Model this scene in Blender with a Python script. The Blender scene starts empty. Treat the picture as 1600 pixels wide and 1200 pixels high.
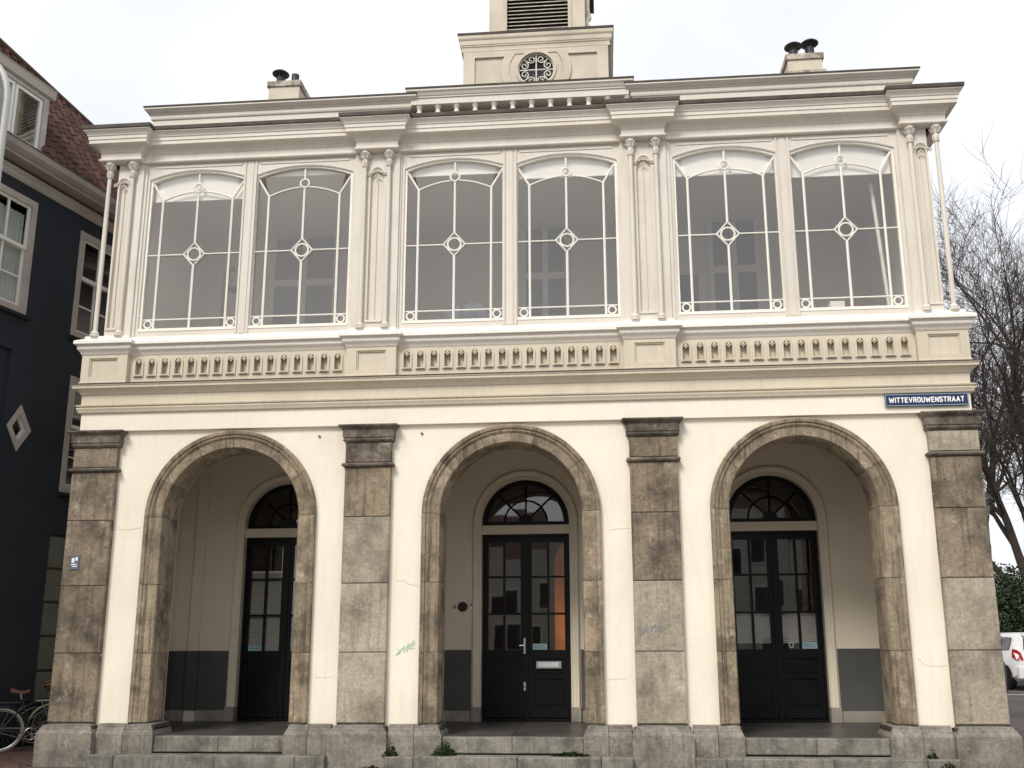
import bpy, bmesh, math, random
from mathutils import Vector, Matrix
from mathutils.geometry import tessellate_polygon
random.seed(7)
rad = math.radians
scn = bpy.context.scene
COL = scn.collection
PI = math.pi

# ------------------------------------------------------------------ camera
FPX = 1500.0
cam_d = bpy.data.cameras.new('camera'); cam = bpy.data.objects.new('camera', cam_d); COL.objects.link(cam)
cam_d.sensor_width = 36.0; cam_d.sensor_fit = 'HORIZONTAL'; cam_d.lens = FPX / 1600 * 36
cam_d.shift_x = -16.63 / 1600; cam_d.shift_y = 71.77 / 1600
cam_d.clip_start = 0.1; cam_d.clip_end = 2000
_yaw, _pitch, _roll = -.0831, .2194, -.0040
_f = Vector((math.sin(_yaw) * math.cos(_pitch), math.cos(_yaw) * math.cos(_pitch), math.sin(_pitch)))
_r = Vector((math.cos(_yaw), -math.sin(_yaw), 0)); _u = _r.cross(_f)
_c, _s = math.cos(_roll), math.sin(_roll)
_r2 = _r * _c + _u * _s; _u2 = _u * _c - _r * _s
cam.matrix_world = Matrix(((_r2.x, _u2.x, -_f.x, 1.407), (_r2.y, _u2.y, -_f.y, -14.445), (_r2.z, _u2.z, -_f.z, 1.7224), (0, 0, 0, 1)))
scn.camera = cam

# ------------------------------------------------------------------ sky, sun, exposure
SUN_EL, SUN_AZ = 45, 203          # azimuth measured clockwise from +Y; the sun stands behind the camera, to the left
w = bpy.data.worlds.new('World'); scn.world = w; w.use_nodes = True
nt = w.node_tree; bg = nt.nodes['Background']
sky = nt.nodes.new('ShaderNodeTexSky'); sky.sky_type = 'NISHITA'; sky.sun_disc = False
sky.sun_elevation = rad(SUN_EL); sky.sun_rotation = rad(SUN_AZ); sky.dust_density = 5; sky.air_density = 1.0; sky.ozone_density = 1.5
geo = nt.nodes.new('ShaderNodeTexCoord')
cn = nt.nodes.new('ShaderNodeTexNoise'); cn.inputs['Scale'].default_value = 2.2; cn.inputs['Detail'].default_value = 5; cn.inputs['Roughness'].default_value = .45
nt.links.new(geo.outputs['Generated'], cn.inputs['Vector'])
cr = nt.nodes.new('ShaderNodeValToRGB'); cr.color_ramp.elements[0].position = .32; cr.color_ramp.elements[1].position = .62
cr.color_ramp.elements[0].color = (.68, .68, .68, 1); cr.color_ramp.elements[1].color = (.96, .96, .96, 1)
nt.links.new(cn.outputs['Fac'], cr.inputs['Fac'])
mx = nt.nodes.new('ShaderNodeMixRGB'); mx.inputs['Color2'].default_value = (8.3, 8.5, 8.8, 1)
nt.links.new(cr.outputs['Color'], mx.inputs['Fac']); nt.links.new(sky.outputs['Color'], mx.inputs['Color1'])
nt.links.new(mx.outputs['Color'], bg.inputs['Color']); bg.inputs['Strength'].default_value = .1
sd = bpy.data.lights.new('sun', 'SUN'); sd.energy = 2.0; sd.angle = rad(18); sd.color = (1, .95, .86)
sun = bpy.data.objects.new('sun', sd); COL.objects.link(sun)
sv = Vector((math.sin(rad(SUN_AZ)) * math.cos(rad(SUN_EL)), math.cos(rad(SUN_AZ)) * math.cos(rad(SUN_EL)), math.sin(rad(SUN_EL))))
sun.rotation_euler = sv.to_track_quat('Z', 'Y').to_euler()
sun.location = (-10, -30, 40)
scn.view_settings.view_transform = 'Standard'; scn.view_settings.look = 'None'
scn.view_settings.exposure = .40; scn.view_settings.gamma = 1; scn.view_settings.use_curve_mapping = False
scn.render.engine = 'CYCLES'
scn.cycles.max_bounces = 8; scn.cycles.diffuse_bounces = 4; scn.cycles.transparent_max_bounces = 16; scn.cycles.glossy_bounces = 3

# ------------------------------------------------------------------ materials
MATS = {}
def _new(name):
    m = bpy.data.materials.new(name); m.use_nodes = True; MATS[name] = m
    return m, m.node_tree, m.node_tree.nodes['Principled BSDF']

def surf(name, base, dark=None, light=None, scale=1.5, streak=0.0, bump=.15, fine=40, rough=.7, rnd=.06, lo=.42, hi=.68, spots=0.0, spotcol=None, spec=.3, streakcol=None, flake=None, flakes=.6, grain=0.0):
    m, t, b = _new(name); N = t.nodes; L = t.links
    b.inputs['Roughness'].default_value = rough
    b.inputs['Specular IOR Level'].default_value = spec
    tc = N.new('ShaderNodeTexCoord'); oi = N.new('ShaderNodeObjectInfo')
    off = N.new('ShaderNodeVectorMath'); off.operation = 'MULTIPLY_ADD'
    cmb = N.new('ShaderNodeCombineXYZ')
    for k in ('X', 'Y', 'Z'): L.new(oi.outputs['Random'], cmb.inputs[k])
    L.new(cmb.outputs[0], off.inputs[0]); off.inputs[1].default_value = (37, 21, 53); L.new(tc.outputs['Object'], off.inputs[2])
    V = off.outputs[0]
    def noise(sc, det=6, ro=.6, vec=None):
        n = N.new('ShaderNodeTexNoise'); n.inputs['Scale'].default_value = sc; n.inputs['Detail'].default_value = det; n.inputs['Roughness'].default_value = ro
        L.new(vec or V, n.inputs['Vector']); return n.outputs['Fac']
    def ramp(f, a, c):
        r = N.new('ShaderNodeMapRange'); r.inputs['From Min'].default_value = a; r.inputs['From Max'].default_value = c; r.clamp = True
        L.new(f, r.inputs['Value']); return r.outputs[0]
    def mixc(fac, c1, c2):
        q = N.new('ShaderNodeMixRGB'); L.new(fac, q.inputs['Fac']) if not isinstance(fac, float) else setattr(q.inputs['Fac'], 'default_value', fac)
        for c, k in ((c1, 'Color1'), (c2, 'Color2')):
            if isinstance(c, tuple): q.inputs[k].default_value = (*c, 1)
            else: L.new(c, q.inputs[k])
        return q.outputs[0]
    col = base
    nd = N.new('ShaderNodeRGB'); nd.outputs[0].default_value = (*base, 1); col = nd.outputs[0]
    if dark: col = mixc(ramp(noise(scale), lo, hi), col, dark)
    if light: col = mixc(ramp(noise(scale * 1.7, 8, .7), hi - .1, hi + .1), col, light)
    if streak:
        mp = N.new('ShaderNodeMapping'); mp.inputs['Scale'].default_value = (9, 9, .7); L.new(V, mp.inputs['Vector'])
        sfac = ramp(noise(1.6, 5, .6, mp.outputs[0]), .5, .75)
        sc = N.new('ShaderNodeMath'); sc.operation = 'MULTIPLY'; L.new(sfac, sc.inputs[0]); sc.inputs[1].default_value = streak
        col = mixc(sc.outputs[0], col, streakcol or dark or tuple(x * .5 for x in base))
    if flake:
        fk = ramp(noise(1.9, 7, .62), flakes, flakes + .012)
        col = mixc(fk, col, flake)
    if spots:
        sf = ramp(noise(scale * 7, 4, .75), .60, .66)
        s2 = N.new('ShaderNodeMath'); s2.operation = 'MULTIPLY'; L.new(sf, s2.inputs[0]); s2.inputs[1].default_value = spots
        col = mixc(s2.outputs[0], col, spotcol or (.1, .09, .08))
    if grain:
        gm = N.new('ShaderNodeMapRange'); gm.inputs['From Min'].default_value = .3; gm.inputs['From Max'].default_value = .7; gm.inputs['To Min'].default_value = 1 - grain; gm.inputs['To Max'].default_value = 1 + grain
        L.new(noise(fine * .9, 6, .8), gm.inputs['Value'])
        gh = N.new('ShaderNodeHueSaturation'); L.new(gm.outputs[0], gh.inputs['Value']); L.new(col, gh.inputs['Color']); col = gh.outputs[0]
    if rnd:
        hv = N.new('ShaderNodeHueSaturation'); mr = N.new('ShaderNodeMapRange'); mr.inputs['To Min'].default_value = 1 - rnd; mr.inputs['To Max'].default_value = 1 + rnd
        L.new(oi.outputs['Random'], mr.inputs['Value']); L.new(mr.outputs[0], hv.inputs['Value']); L.new(col, hv.inputs['Color']); col = hv.outputs[0]
    L.new(col, b.inputs['Base Color'])
    if bump:
        bp = N.new('ShaderNodeBump'); bp.inputs['Strength'].default_value = bump; bp.inputs['Distance'].default_value = .02
        ad = N.new('ShaderNodeMath'); ad.operation = 'ADD'
        L.new(noise(fine, 4, .6), ad.inputs[0]); L.new(noise(fine / 6, 3, .5), ad.inputs[1])
        L.new(ad.outputs[0], bp.inputs['Height']); L.new(bp.outputs[0], b.inputs['Normal'])
    return m

def plain(name, col, rough=.5, metal=0, spec=.5, var=.1):
    m, t, b = _new(name); b.inputs['Base Color'].default_value = (*col, 1); b.inputs['Roughness'].default_value = rough
    b.inputs['Metallic'].default_value = metal; b.inputs['Specular IOR Level'].default_value = spec
    n = t.nodes.new('ShaderNodeTexNoise'); n.inputs['Scale'].default_value = 9; n.inputs['Detail'].default_value = 5
    tc = t.nodes.new('ShaderNodeTexCoord'); t.links.new(tc.outputs['Object'], n.inputs['Vector'])
    mr = t.nodes.new('ShaderNodeMapRange'); mr.inputs['To Min'].default_value = max(.02, rough - var); mr.inputs['To Max'].default_value = min(1, rough + var)
    t.links.new(n.outputs['Fac'], mr.inputs['Value']); t.links.new(mr.outputs[0], b.inputs['Roughness'])
    return m

def glass(name, tint=(.9, .92, .92), refl=1.0, rough=.02, f0=.045):
    m, t, b = _new(name); t.nodes.remove(b); N = t.nodes; L = t.links
    out = [n for n in N if n.type == 'OUTPUT_MATERIAL'][0]
    tr = N.new('ShaderNodeBsdfTransparent'); tr.inputs[0].default_value = (*tint, 1)
    gl = N.new('ShaderNodeBsdfGlossy'); gl.inputs['Roughness'].default_value = rough
    fr = N.new('ShaderNodeLayerWeight'); fr.inputs['Blend'].default_value = .12
    mr = N.new('ShaderNodeMapRange'); mr.inputs['To Min'].default_value = f0 * 2; mr.inputs['To Max'].default_value = 1
    L.new(fr.outputs['Facing'], mr.inputs['Value'])
    pw = N.new('ShaderNodeMath'); pw.operation = 'POWER'; L.new(fr.outputs['Facing'], pw.inputs[0]); pw.inputs[1].default_value = 4
    L.new(pw.outputs[0], mr.inputs['Value'])
    ml = N.new('ShaderNodeMath'); ml.operation = 'MULTIPLY'; L.new(mr.outputs[0], ml.inputs[0]); ml.inputs[1].default_value = refl; ml.use_clamp = True
    nz = N.new('ShaderNodeTexNoise'); nz.inputs['Scale'].default_value = 1.3
    tc = N.new('ShaderNodeTexCoord'); L.new(tc.outputs['Object'], nz.inputs['Vector'])
    bp = N.new('ShaderNodeBump'); bp.inputs['Strength'].default_value = .012; bp.inputs['Distance'].default_value = .05
    L.new(nz.outputs['Fac'], bp.inputs['Height']); L.new(bp.outputs[0], gl.inputs['Normal'])
    mix = N.new('ShaderNodeMixShader'); L.new(ml.outputs[0], mix.inputs[0]); L.new(tr.outputs[0], mix.inputs[1]); L.new(gl.outputs[0], mix.inputs[2])
    L.new(mix.outputs[0], out.inputs['Surface'])
    return m

M_PLASTER = surf('cream_plaster', (.83, .775, .66), dark=(.75, .69, .58), scale=.9, streak=.28, streakcol=(.62, .56, .45), bump=.14, fine=30, rough=.85, rnd=0, lo=.42, hi=.75, grain=.03)
M_FASCIA = surf('fascia_plaster', (.83, .775, .665), dark=(.745, .69, .585), scale=.7, streak=.15, streakcol=(.55, .5, .42), bump=.1, rough=.8, rnd=0, lo=.5, hi=.8)
M_WOOD = surf('painted_wood', (.70, .655, .585), dark=(.60, .55, .485), scale=1.2, streak=.3, streakcol=(.50, .45, .38), bump=.1, fine=25, rough=.55, rnd=.03, lo=.45, hi=.8)
M_SILL = surf('white_sill_paint', (.86, .83, .76), dark=(.74, .70, .63), scale=2, streak=.25, streakcol=(.5, .47, .4), bump=.08, rough=.5, rnd=.02, lo=.5, hi=.85)
M_TAN = surf('parapet_paint', (.63, .565, .45), dark=(.545, .48, .38), scale=1.1, streak=.3, streakcol=(.42, .36, .27), bump=.12, rough=.7, rnd=.03, lo=.45, hi=.8)
M_LEAD = surf('lead_flashing', (.10, .083, .068), dark=(.05, .043, .038), scale=3, bump=.1, rough=.6, rnd=0)
M_BAR = surf('white_bar_paint', (.82, .80, .74), bump=.05, rough=.4, rnd=.02)
M_STONE = surf('weathered_sandstone', (.285, .225, .158), dark=(.10, .08, .061), light=(.43, .375, .29), scale=1.7, streak=.8, streakcol=(.075, .06, .048), bump=.7, fine=20, rough=.9, rnd=.2, lo=.44, hi=.66, spots=.6, spotcol=(.07, .058, .048), flake=(.47, .42, .34), flakes=.69, grain=0.3)
M_STONE_B = surf('brown_stained_sandstone', (.235, .187, .137), dark=(.095, .078, .06), light=(.38, .33, .25), scale=1.9, streak=.8, streakcol=(.06, .048, .038), bump=.7, fine=20, rough=.9, rnd=.15, lo=.44, hi=.64, spots=.65, spotcol=(.06, .05, .042), flake=(.47, .42, .34), flakes=.68, grain=.3)
M_STONE_L = surf('pale_worn_sandstone', (.385, .335, .265), dark=(.18, .15, .115), light=(.50, .47, .41), scale=1.5, streak=.55, streakcol=(.15, .125, .10), bump=.6, fine=20, rough=.9, rnd=.12, lo=.46, hi=.70, spots=.4, spotcol=(.13, .11, .09), grain=0.3)
M_STONE_D = surf('sooty_sandstone', (.155, .128, .10), dark=(.068, .057, .048), light=(.30, .26, .2), scale=2.4, streak=.4, streakcol=(.04, .034, .03), bump=.5, fine=20, rough=.9, rnd=.2, lo=.42, hi=.62, flake=(.42, .37, .30), flakes=.63, grain=0.4)
M_ARCH = surf('arch_sandstone', (.29, .235, .165), dark=(.13, .102, .074), light=(.50, .43, .33), scale=2.2, streak=.9, streakcol=(.06, .046, .035), bump=.5, fine=22, rough=.9, rnd=.16, lo=.45, hi=.66, grain=0.35)
M_BLUESTONE = surf('grey_bluestone', (.25, .225, .19), dark=(.11, .10, .086), light=(.40, .37, .325), scale=2.4, streak=.6, streakcol=(.085, .08, .072), bump=.6, fine=22, rough=.88, rnd=.12, lo=.42, hi=.7, spots=.25, spotcol=(.10, .095, .09), grain=0.35)
M_STEP = surf('mossy_step_stone', (.235, .22, .19), dark=(.10, .095, .078), light=(.34, .325, .285), scale=3, streak=.6, streakcol=(.055, .057, .045), bump=.45, fine=45, rough=.85, rnd=.1, lo=.42, hi=.66, grain=0.35)
M_MORTAR = surf('dark_joint', (.07, .06, .05), rough=.95, rnd=0)
M_SLAB = surf('dark_floor_slab', (.085, .08, .073), dark=(.05, .048, .045), light=(.13, .125, .115), scale=1.5, bump=.15, rough=.38, rnd=.12, spec=.4)
M_LOGGIA = surf('loggia_plaster', (.78, .70, .57), dark=(.72, .64, .52), scale=.8, bump=.06, rough=.8, rnd=0, lo=.4, hi=.8)
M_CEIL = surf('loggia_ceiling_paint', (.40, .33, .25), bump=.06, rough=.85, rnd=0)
M_DADO = surf('dark_grey_dado', (.095, .094, .088), dark=(.08, .08, .076), scale=2, bump=.08, rough=.6, rnd=0)
M_SKIRT = surf('skirting_stone', (.33, .30, .26), dark=(.22, .2, .17), scale=3, bump=.2, rough=.85, rnd=.08, grain=0.2)
M_TRIM = surf('door_trim_paint', (.76, .69, .57), dark=(.70, .63, .51), scale=2, bump=.05, rough=.55, rnd=0)
M_BLACK = plain('black_door_paint', (.006, .007, .009), .40, spec=.22, var=.03)
M_GLASS = glass('window_glass', (.95, .935, .90), .95, f0=.085)
M_DGLASS = glass('door_glass', (.86, .86, .85), 1.0, f0=.075)
M_HGLASS = glass('house_glass', (.8, .85, .85), 1.6, f0=.08)
M_STEEL = plain('brushed_steel', (.65, .65, .66), .3, .9)
M_BLIND = surf('white_blind_fabric', (.88, .88, .86), bump=.05, rough=.8, rnd=.04)
M_DBLIND = surf('grey_blind_slat', (.9, .89, .85), bump=.02, rough=.5, rnd=0)
M_ROOM = surf('room_wall_paint', (.80, .75, .66), bump=.02, rough=.9, rnd=0)
M_RCEIL = surf('room_ceiling_paint', (.78, .735, .66), bump=.02, rough=.9, rnd=0)
M_WHITE = surf('white_joinery', (.8, .78, .72), bump=.03, rough=.5, rnd=0)
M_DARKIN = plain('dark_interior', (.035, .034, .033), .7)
M_DPANE = plain('dark_far_pane', (.22, .215, .21), .25)
M_ORANGE = surf('orange_wood_panel', (.62, .24, .045), dark=(.5, .18, .03), scale=2, bump=.03, rough=.5, rnd=0)
M_SIGNB = plain('blue_enamel', (.012, .016, .075), .25)
M_SIGNW = plain('white_enamel', (.85, .86, .88), .3)
M_PLQ = plain('slate_blue_plate', (.10, .13, .17), .4)
M_PALEBLUE = plain('pale_blue_sticker', (.36, .55, .62), .4)
M_REDBELL = plain('dark_red_disc', (.05, .016, .018), .4)
M_ZINC = surf('zinc_cowl', (.05, .05, .05), dark=(.03, .03, .03), bump=.05, rough=.5, rnd=0)
M_ROUGHB = surf('weathered_chimney_top', (.58, .53, .44), dark=(.24, .215, .18), scale=5, bump=.6, fine=25, rough=.95, rnd=.05, lo=.4, hi=.6, grain=0.4)
M_CHIM = surf('chimney_plaster', (.64, .575, .47), dark=(.52, .46, .375), scale=1.2, bump=.15, rough=.85, rnd=0)
M_LOUVRE = surf('louvre_slat_paint', (.6, .55, .48), dark=(.36, .32, .28), scale=4, bump=.05, rough=.7, rnd=.08)
M_BLUEW = surf('slate_blue_render', (.028, .033, .043), dark=(.021, .025, .033), scale=.7, streak=.15, bump=.1, rough=.75, rnd=0, spec=.25)
M_BLUED = surf('dark_blue_base', (.016, .019, .024), bump=.08, rough=.7, rnd=0, spec=.25)
M_HTRIM = surf('grey_white_trim', (.46, .42, .375), dark=(.38, .34, .31), scale=2, bump=.05, rough=.55, rnd=.03)
M_HGUT = surf('gutter_timber', (.33, .28, .245), dark=(.26, .22, .19), scale=2, bump=.05, rough=.6, rnd=0)
M_CURT = surf('net_curtain', (.85, .83, .78), bump=.02, rough=.9, rnd=0)
M_GREYDOOR = surf('grey_green_panel', (.16, .165, .14), dark=(.13, .135, .115), scale=1, bump=.04, rough=.6, rnd=.05)
M_TILE = surf('red_clay_tile', (.10, .045, .035), dark=(.045, .025, .021), light=(.155, .072, .052), scale=5, bump=.25, rough=.85, rnd=.35, lo=.4, hi=.7)
M_BRICK = surf('red_brown_paver', (.12, .07, .055), dark=(.08, .05, .042), scale=6, bump=.3, rough=.85, rnd=.25)
M_SAND = surf('sandy_joint', (.09, .075, .06), bump=.3, rough=.95, rnd=0)
M_ROAD = surf('worn_clinker_road', (.115, .095, .088), dark=(.07, .06, .058), light=(.16, .14, .13), scale=.8, bump=.3, fine=25, rough=.85, rnd=0)
M_PAVE = surf('concrete_paving', (.40, .38, .34), dark=(.30, .285, .26), scale=2, bump=.2, rough=.85, rnd=.08)
M_LINE = surf('road_paint', (.62, .61, .58), dark=(.4, .39, .37), scale=8, bump=.1, rough=.7, rnd=0)
M_BARK = surf('bark', (.075, .06, .05), dark=(.045, .036, .03), light=(.11, .10, .08), scale=3, bump=.5, fine=14, rough=.95, rnd=0)
M_TWIG = plain('twig_bark', (.055, .042, .036), .9)
M_LEAF = surf('evergreen_leaf', (.035, .055, .022), dark=(.018, .03, .013), light=(.075, .095, .035), scale=3, bump=0, rough=.5, rnd=.1)
M_WEED = surf('weed_leaf', (.06, .095, .025), dark=(.035, .06, .016), light=(.11, .13, .04), scale=14, bump=0, rough=.6, rnd=.15)
M_CARW = plain('white_car_paint', (.78, .78, .77), .22)
M_CARG = plain('car_dark_glass', (.02, .022, .025), .06)
M_TAIL = plain('red_tail_lens', (.42, .025, .03), .15)
M_RUBBER = plain('black_rubber', (.012, .012, .012), .85, spec=.15)
M_CREAMTYRE = plain('worn_grey_tyre', (.30, .28, .25), .8)
M_BIKEB = plain('black_bike_paint', (.012, .012, .013), .35)
M_BIKEG = plain('pale_green_bike_paint', (.24, .36, .2), .4)
M_SADDLE = plain('brown_leather', (.16, .06, .035), .5)
M_CHROME = plain('dull_chrome', (.5, .49, .47), .3, .9)
M_LAMP = plain('grey_lamp_paint', (.45, .45, .43), .4)
M_MINT = plain('mint_spray', (.42, .62, .50), .8)
M_GREYSPRAY = plain('grey_blue_spray', (.30, .33, .33), .8)
M_CLOTH = surf('grey_blue_cloth', (.13, .14, .17), dark=(.06, .06, .07), scale=4, bump=.3, rough=.9, rnd=0)
M_RED = plain('red_bowl', (.30, .07, .05), .4)
M_OPP = surf('opposite_plaster', (.62, .58, .50), dark=(.5, .46, .4), scale=1.5, bump=.1, rough=.9, rnd=.1)

# ------------------------------------------------------------------ geometry helpers
class MB:
    def __init__(self): self.v = []; self.f = []
    def add(self, vs, fs):
        b = len(self.v); self.v += [tuple(x) for x in vs]; self.f += [tuple(b + i for i in q) for q in fs]; return self
    def box(self, x0, x1, y0, y1, z0, z1):
        return self.add([(x0, y0, z0), (x1, y0, z0), (x1, y1, z0), (x0, y1, z0), (x0, y0, z1), (x1, y0, z1), (x1, y1, z1), (x0, y1, z1)],
                        [(0, 3, 2, 1), (4, 5, 6, 7), (0, 1, 5, 4), (1, 2, 6, 5), (2, 3, 7, 6), (3, 0, 4, 7)])
    def cbox(self, x0, x1, y0, y1, z0, z1, c=.008, jit=0):
        # block whose front (-y) edges are chamfered
        j = lambda: random.uniform(-jit, jit)
        o = [(x0, z0), (x1, z0), (x1, z1), (x0, z1)]; i = [(x0 + c + j(), z0 + c + j()), (x1 - c + j(), z0 + c + j()), (x1 - c + j(), z1 - c + j()), (x0 + c + j(), z1 - c + j())]
        vs = [(x, y1, z) for x, z in o] + [(x, y0 + c, z) for x, z in o] + [(x, y0, z) for x, z in i]
        fs = [(3, 2, 1, 0), (8, 9, 10, 11)]
        for k in range(4):
            n = (k + 1) % 4; fs += [(k, n, 4 + n, 4 + k), (4 + k, 4 + n, 8 + n, 8 + k)]
        return self.add(vs, fs)
    def plate(self, outer, holes, y0, y1):
        # polygon in XZ (outer counter-clockwise seen from -y) with holes, thick from y0 (front) to y1
        loops = [outer] + list(holes)
        tri = tessellate_polygon([[Vector((x, z, 0)) for x, z in lp] for lp in loops])
        pts = [p for lp in loops for p in lp]; n = len(pts)
        vs = [(x, y0, z) for x, z in pts] + [(x, y1, z) for x, z in pts]
        fs = []
        for a, b_, c in tri:
            p, q, r = pts[a], pts[b_], pts[c]
            cr_ = (q[0] - p[0]) * (r[1] - p[1]) - (q[1] - p[1]) * (r[0] - p[0])
            t = (a, b_, c) if cr_ > 0 else (a, c, b_)
            fs += [t, tuple(n + i for i in reversed(t))]
        k = 0
        for li, lp in enumerate(loops):
            m = len(lp); area = sum(lp[i][0] * lp[(i + 1) % m][1] - lp[(i + 1) % m][0] * lp[i][1] for i in range(m))
            ccw = area > 0
            for i in range(m):
                a, b_ = k + i, k + (i + 1) % m
                flip = ccw if li == 0 else (not ccw)
                fs.append((a, n + a, n + b_, b_) if not flip else (b_, n + b_, n + a, a))
            k += m
        return self.add(vs, fs)
    def tube(self, pts, r, n=6, cap=True, closed=False):
        pts = [Vector(p) for p in pts]; m = len(pts); rs = r if isinstance(r, (list, tuple)) else [r] * m
        up = Vector((0, 0, 1)); vs = []; prev = None
        for i, p in enumerate(pts):
            if closed: d = pts[(i + 1) % m] - pts[i - 1]
            else: d = pts[min(i + 1, m - 1)] - pts[max(i - 1, 0)]
            if d.length < 1e-9: d = Vector((0, 0, 1))
            d.normalize()
            if prev is None:
                a = up if abs(d.z) < .9 else Vector((1, 0, 0)); s = d.cross(a).normalized()
            else:
                s = (prev - d * prev.dot(d))
                s = s.normalized() if s.length > 1e-6 else d.orthogonal().normalized()
            prev = s; t = d.cross(s)
            for k in range(n):
                an = 2 * PI * k / n; vs.append(p + (s * math.cos(an) + t * math.sin(an)) * rs[i])
        fs = []
        for i in range(m if closed else m - 1):
            i2 = (i + 1) % m
            for k in range(n): fs.append((i * n + k, i * n + (k + 1) % n, i2 * n + (k + 1) % n, i2 * n + k))
        if cap and not closed: fs += [tuple(range(n - 1, -1, -1)), tuple((m - 1) * n + k for k in range(n))]
        return self.add(vs, fs)
    def lathe(self, prof, c=(0, 0, 0), n=16):
        vs = []; fs = []; m = len(prof)
        for r, z in prof:
            for k in range(n): vs.append((c[0] + r * math.cos(2 * PI * k / n), c[1] + r * math.sin(2 * PI * k / n), c[2] + z))
        for i in range(m - 1):
            for k in range(n): fs.append((i * n + k, i * n + (k + 1) % n, (i + 1) * n + (k + 1) % n, (i + 1) * n + k))
        fs += [tuple(range(n - 1, -1, -1)), tuple((m - 1) * n + k for k in range(n))]
        return self.add(vs, fs)
    def mould(self, path, prof, closed_back=True):
        # sweep profile (outward d, z) along a plan path; outward is to the right of travel (front when going +x)
        P = [Vector((x, y)) for x, y in path]; m = len(P); offs = []
        for i in range(m):
            ns = []
            if i > 0: d = (P[i] - P[i - 1]).normalized(); ns.append(Vector((d.y, -d.x)))
            if i < m - 1: d = (P[i + 1] - P[i]).normalized(); ns.append(Vector((d.y, -d.x)))
            if len(ns) == 1: offs.append(ns[0])
            else:
                s = ns[0] + ns[1]; offs.append(s / (1 + ns[0].dot(ns[1])))
        k = len(prof); vs = []; fs = []
        for i in range(m):
            for d, z in prof: vs.append((P[i].x + offs[i].x * d, P[i].y + offs[i].y * d, z))
        for i in range(m - 1):
            for j in range(k - 1): fs.append((i * k + j, (i + 1) * k + j, (i + 1) * k + j + 1, i * k + j + 1))
        fs += [tuple(range(k)), tuple((m - 1) * k + j for j in reversed(range(k)))]
        return self.add(vs, fs)
    def sweep(self, frames, prof):
        # frames: list of (origin, axisA, axisB); profile points (a,b) closed loop
        k = len(prof); vs = []; fs = []
        for o, A, B in frames:
            for a, b_ in prof: vs.append(o + A * a + B * b_)
        for i in range(len(frames) - 1):
            for j in range(k): fs.append((i * k + j, i * k + (j + 1) % k, (i + 1) * k + (j + 1) % k, (i + 1) * k + j))
        fs += [tuple(reversed(range(k))), tuple((len(frames) - 1) * k + j for j in range(k))]
        return self.add(vs, fs)
    def mesh(self, name, mat, smooth=False):
        me = bpy.data.meshes.new(name); me.from_pydata(self.v, [], self.f); me.validate()
        bm = bmesh.new(); bm.from_mesh(me); bmesh.ops.recalc_face_normals(bm, faces=bm.faces); bm.to_mesh(me); bm.free()
        if smooth:
            for p in me.polygons: p.use_smooth = True
            try: me.set_sharp_from_angle(angle=rad(38))
            except Exception: pass
        if mat: me.materials.append(mat)
        return me
    def build(self, name, mat, parent=None, loc=None, smooth=False):
        o = bpy.data.objects.new(name, self.mesh(name, mat, smooth)); COL.objects.link(o)
        if parent: o.parent = parent
        if loc: o.location = loc
        return o

def inst(name, mesh, parent=None, loc=(0, 0, 0), rot=(0, 0, 0), scale=(1, 1, 1)):
    o = bpy.data.objects.new(name, mesh); COL.objects.link(o); o.parent = parent; o.location = loc; o.rotation_euler = rot; o.scale = scale
    return o
def empty(name, loc=(0, 0, 0), rz=0, label=None, cat=None, group=None):
    o = bpy.data.objects.new(name, None); COL.objects.link(o); o.location = loc; o.rotation_euler = (0, 0, rz); o.empty_display_size = .3
    if label: tag(o, label, cat, group)
    return o
def tag(o, label=None, cat=None, group=None, kind=None):
    if label: o['label'] = label
    if cat: o['category'] = cat
    if group: o['group'] = group
    if kind: o['kind'] = kind
    return o
def copy_tree(o, parent=None):
    c = o.copy(); COL.objects.link(c)
    c.parent = parent
    for ch in list(o.children): copy_tree(ch, c)
    return c
def arc(cx, cz, r, a0, a1, n): return [(cx + r * math.cos(a0 + (a1 - a0) * i / n), cz + r * math.sin(a0 + (a1 - a0) * i / n)) for i in range(n + 1)]

# ------------------------------------------------------------------ ground
def sstep(x): x = min(1, max(0, x)); return x * x * (3 - 2 * x)
def gz(x, y): return .46 * sstep((y + .5) / 13.5) * sstep((x - 7.1) / 2.2)
g = MB(); xs = [-300, -100, -40, -20, -12] + [-8 + 1.0 * i for i in range(0, 15)] + [7.1, 7.5, 8, 8.5, 9, 9.5, 11, 14, 20, 40, 100, 300]
ys = [-300, -100, -40, -20, -10, -5, -2] + [-.5 + i for i in range(0, 16)] + [18, 22, 30, 60, 150, 400]
nx = len(xs)
g.add([(x, y, gz(x, y) - .012) for y in ys for x in xs], [(j * nx + i, j * nx + i + 1, (j + 1) * nx + i + 1, (j + 1) * nx + i) for j in range(len(ys) - 1) for i in range(nx - 1)])
tag(g.build('ground', M_ROAD, smooth=True), kind='structure')
# concrete paving band; unseen wider strip added to bounce light into the loggia
pv = MB(); pv.box(-14, 7.6, -2.4, -.62, -.05, -.003); pv.box(-14, 7.6, -9, -2.4, -.05, -.004); pav = tag(pv.build('pavement_with_bounce', M_PAVE), kind='structure')
slab = MB().cbox(-.29, .29, -.02, .02, -.29, .29, .006).mesh('paving_slab', M_PAVE)
for i in range(36):
    for j in range(3):
        inst('paving_slab', slab, pav, (-13.6 + i * .6, -2.08 + j * .6, -.018 + random.uniform(-.003, .003)), (PI / 2 * 3, 0, 0))
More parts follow.
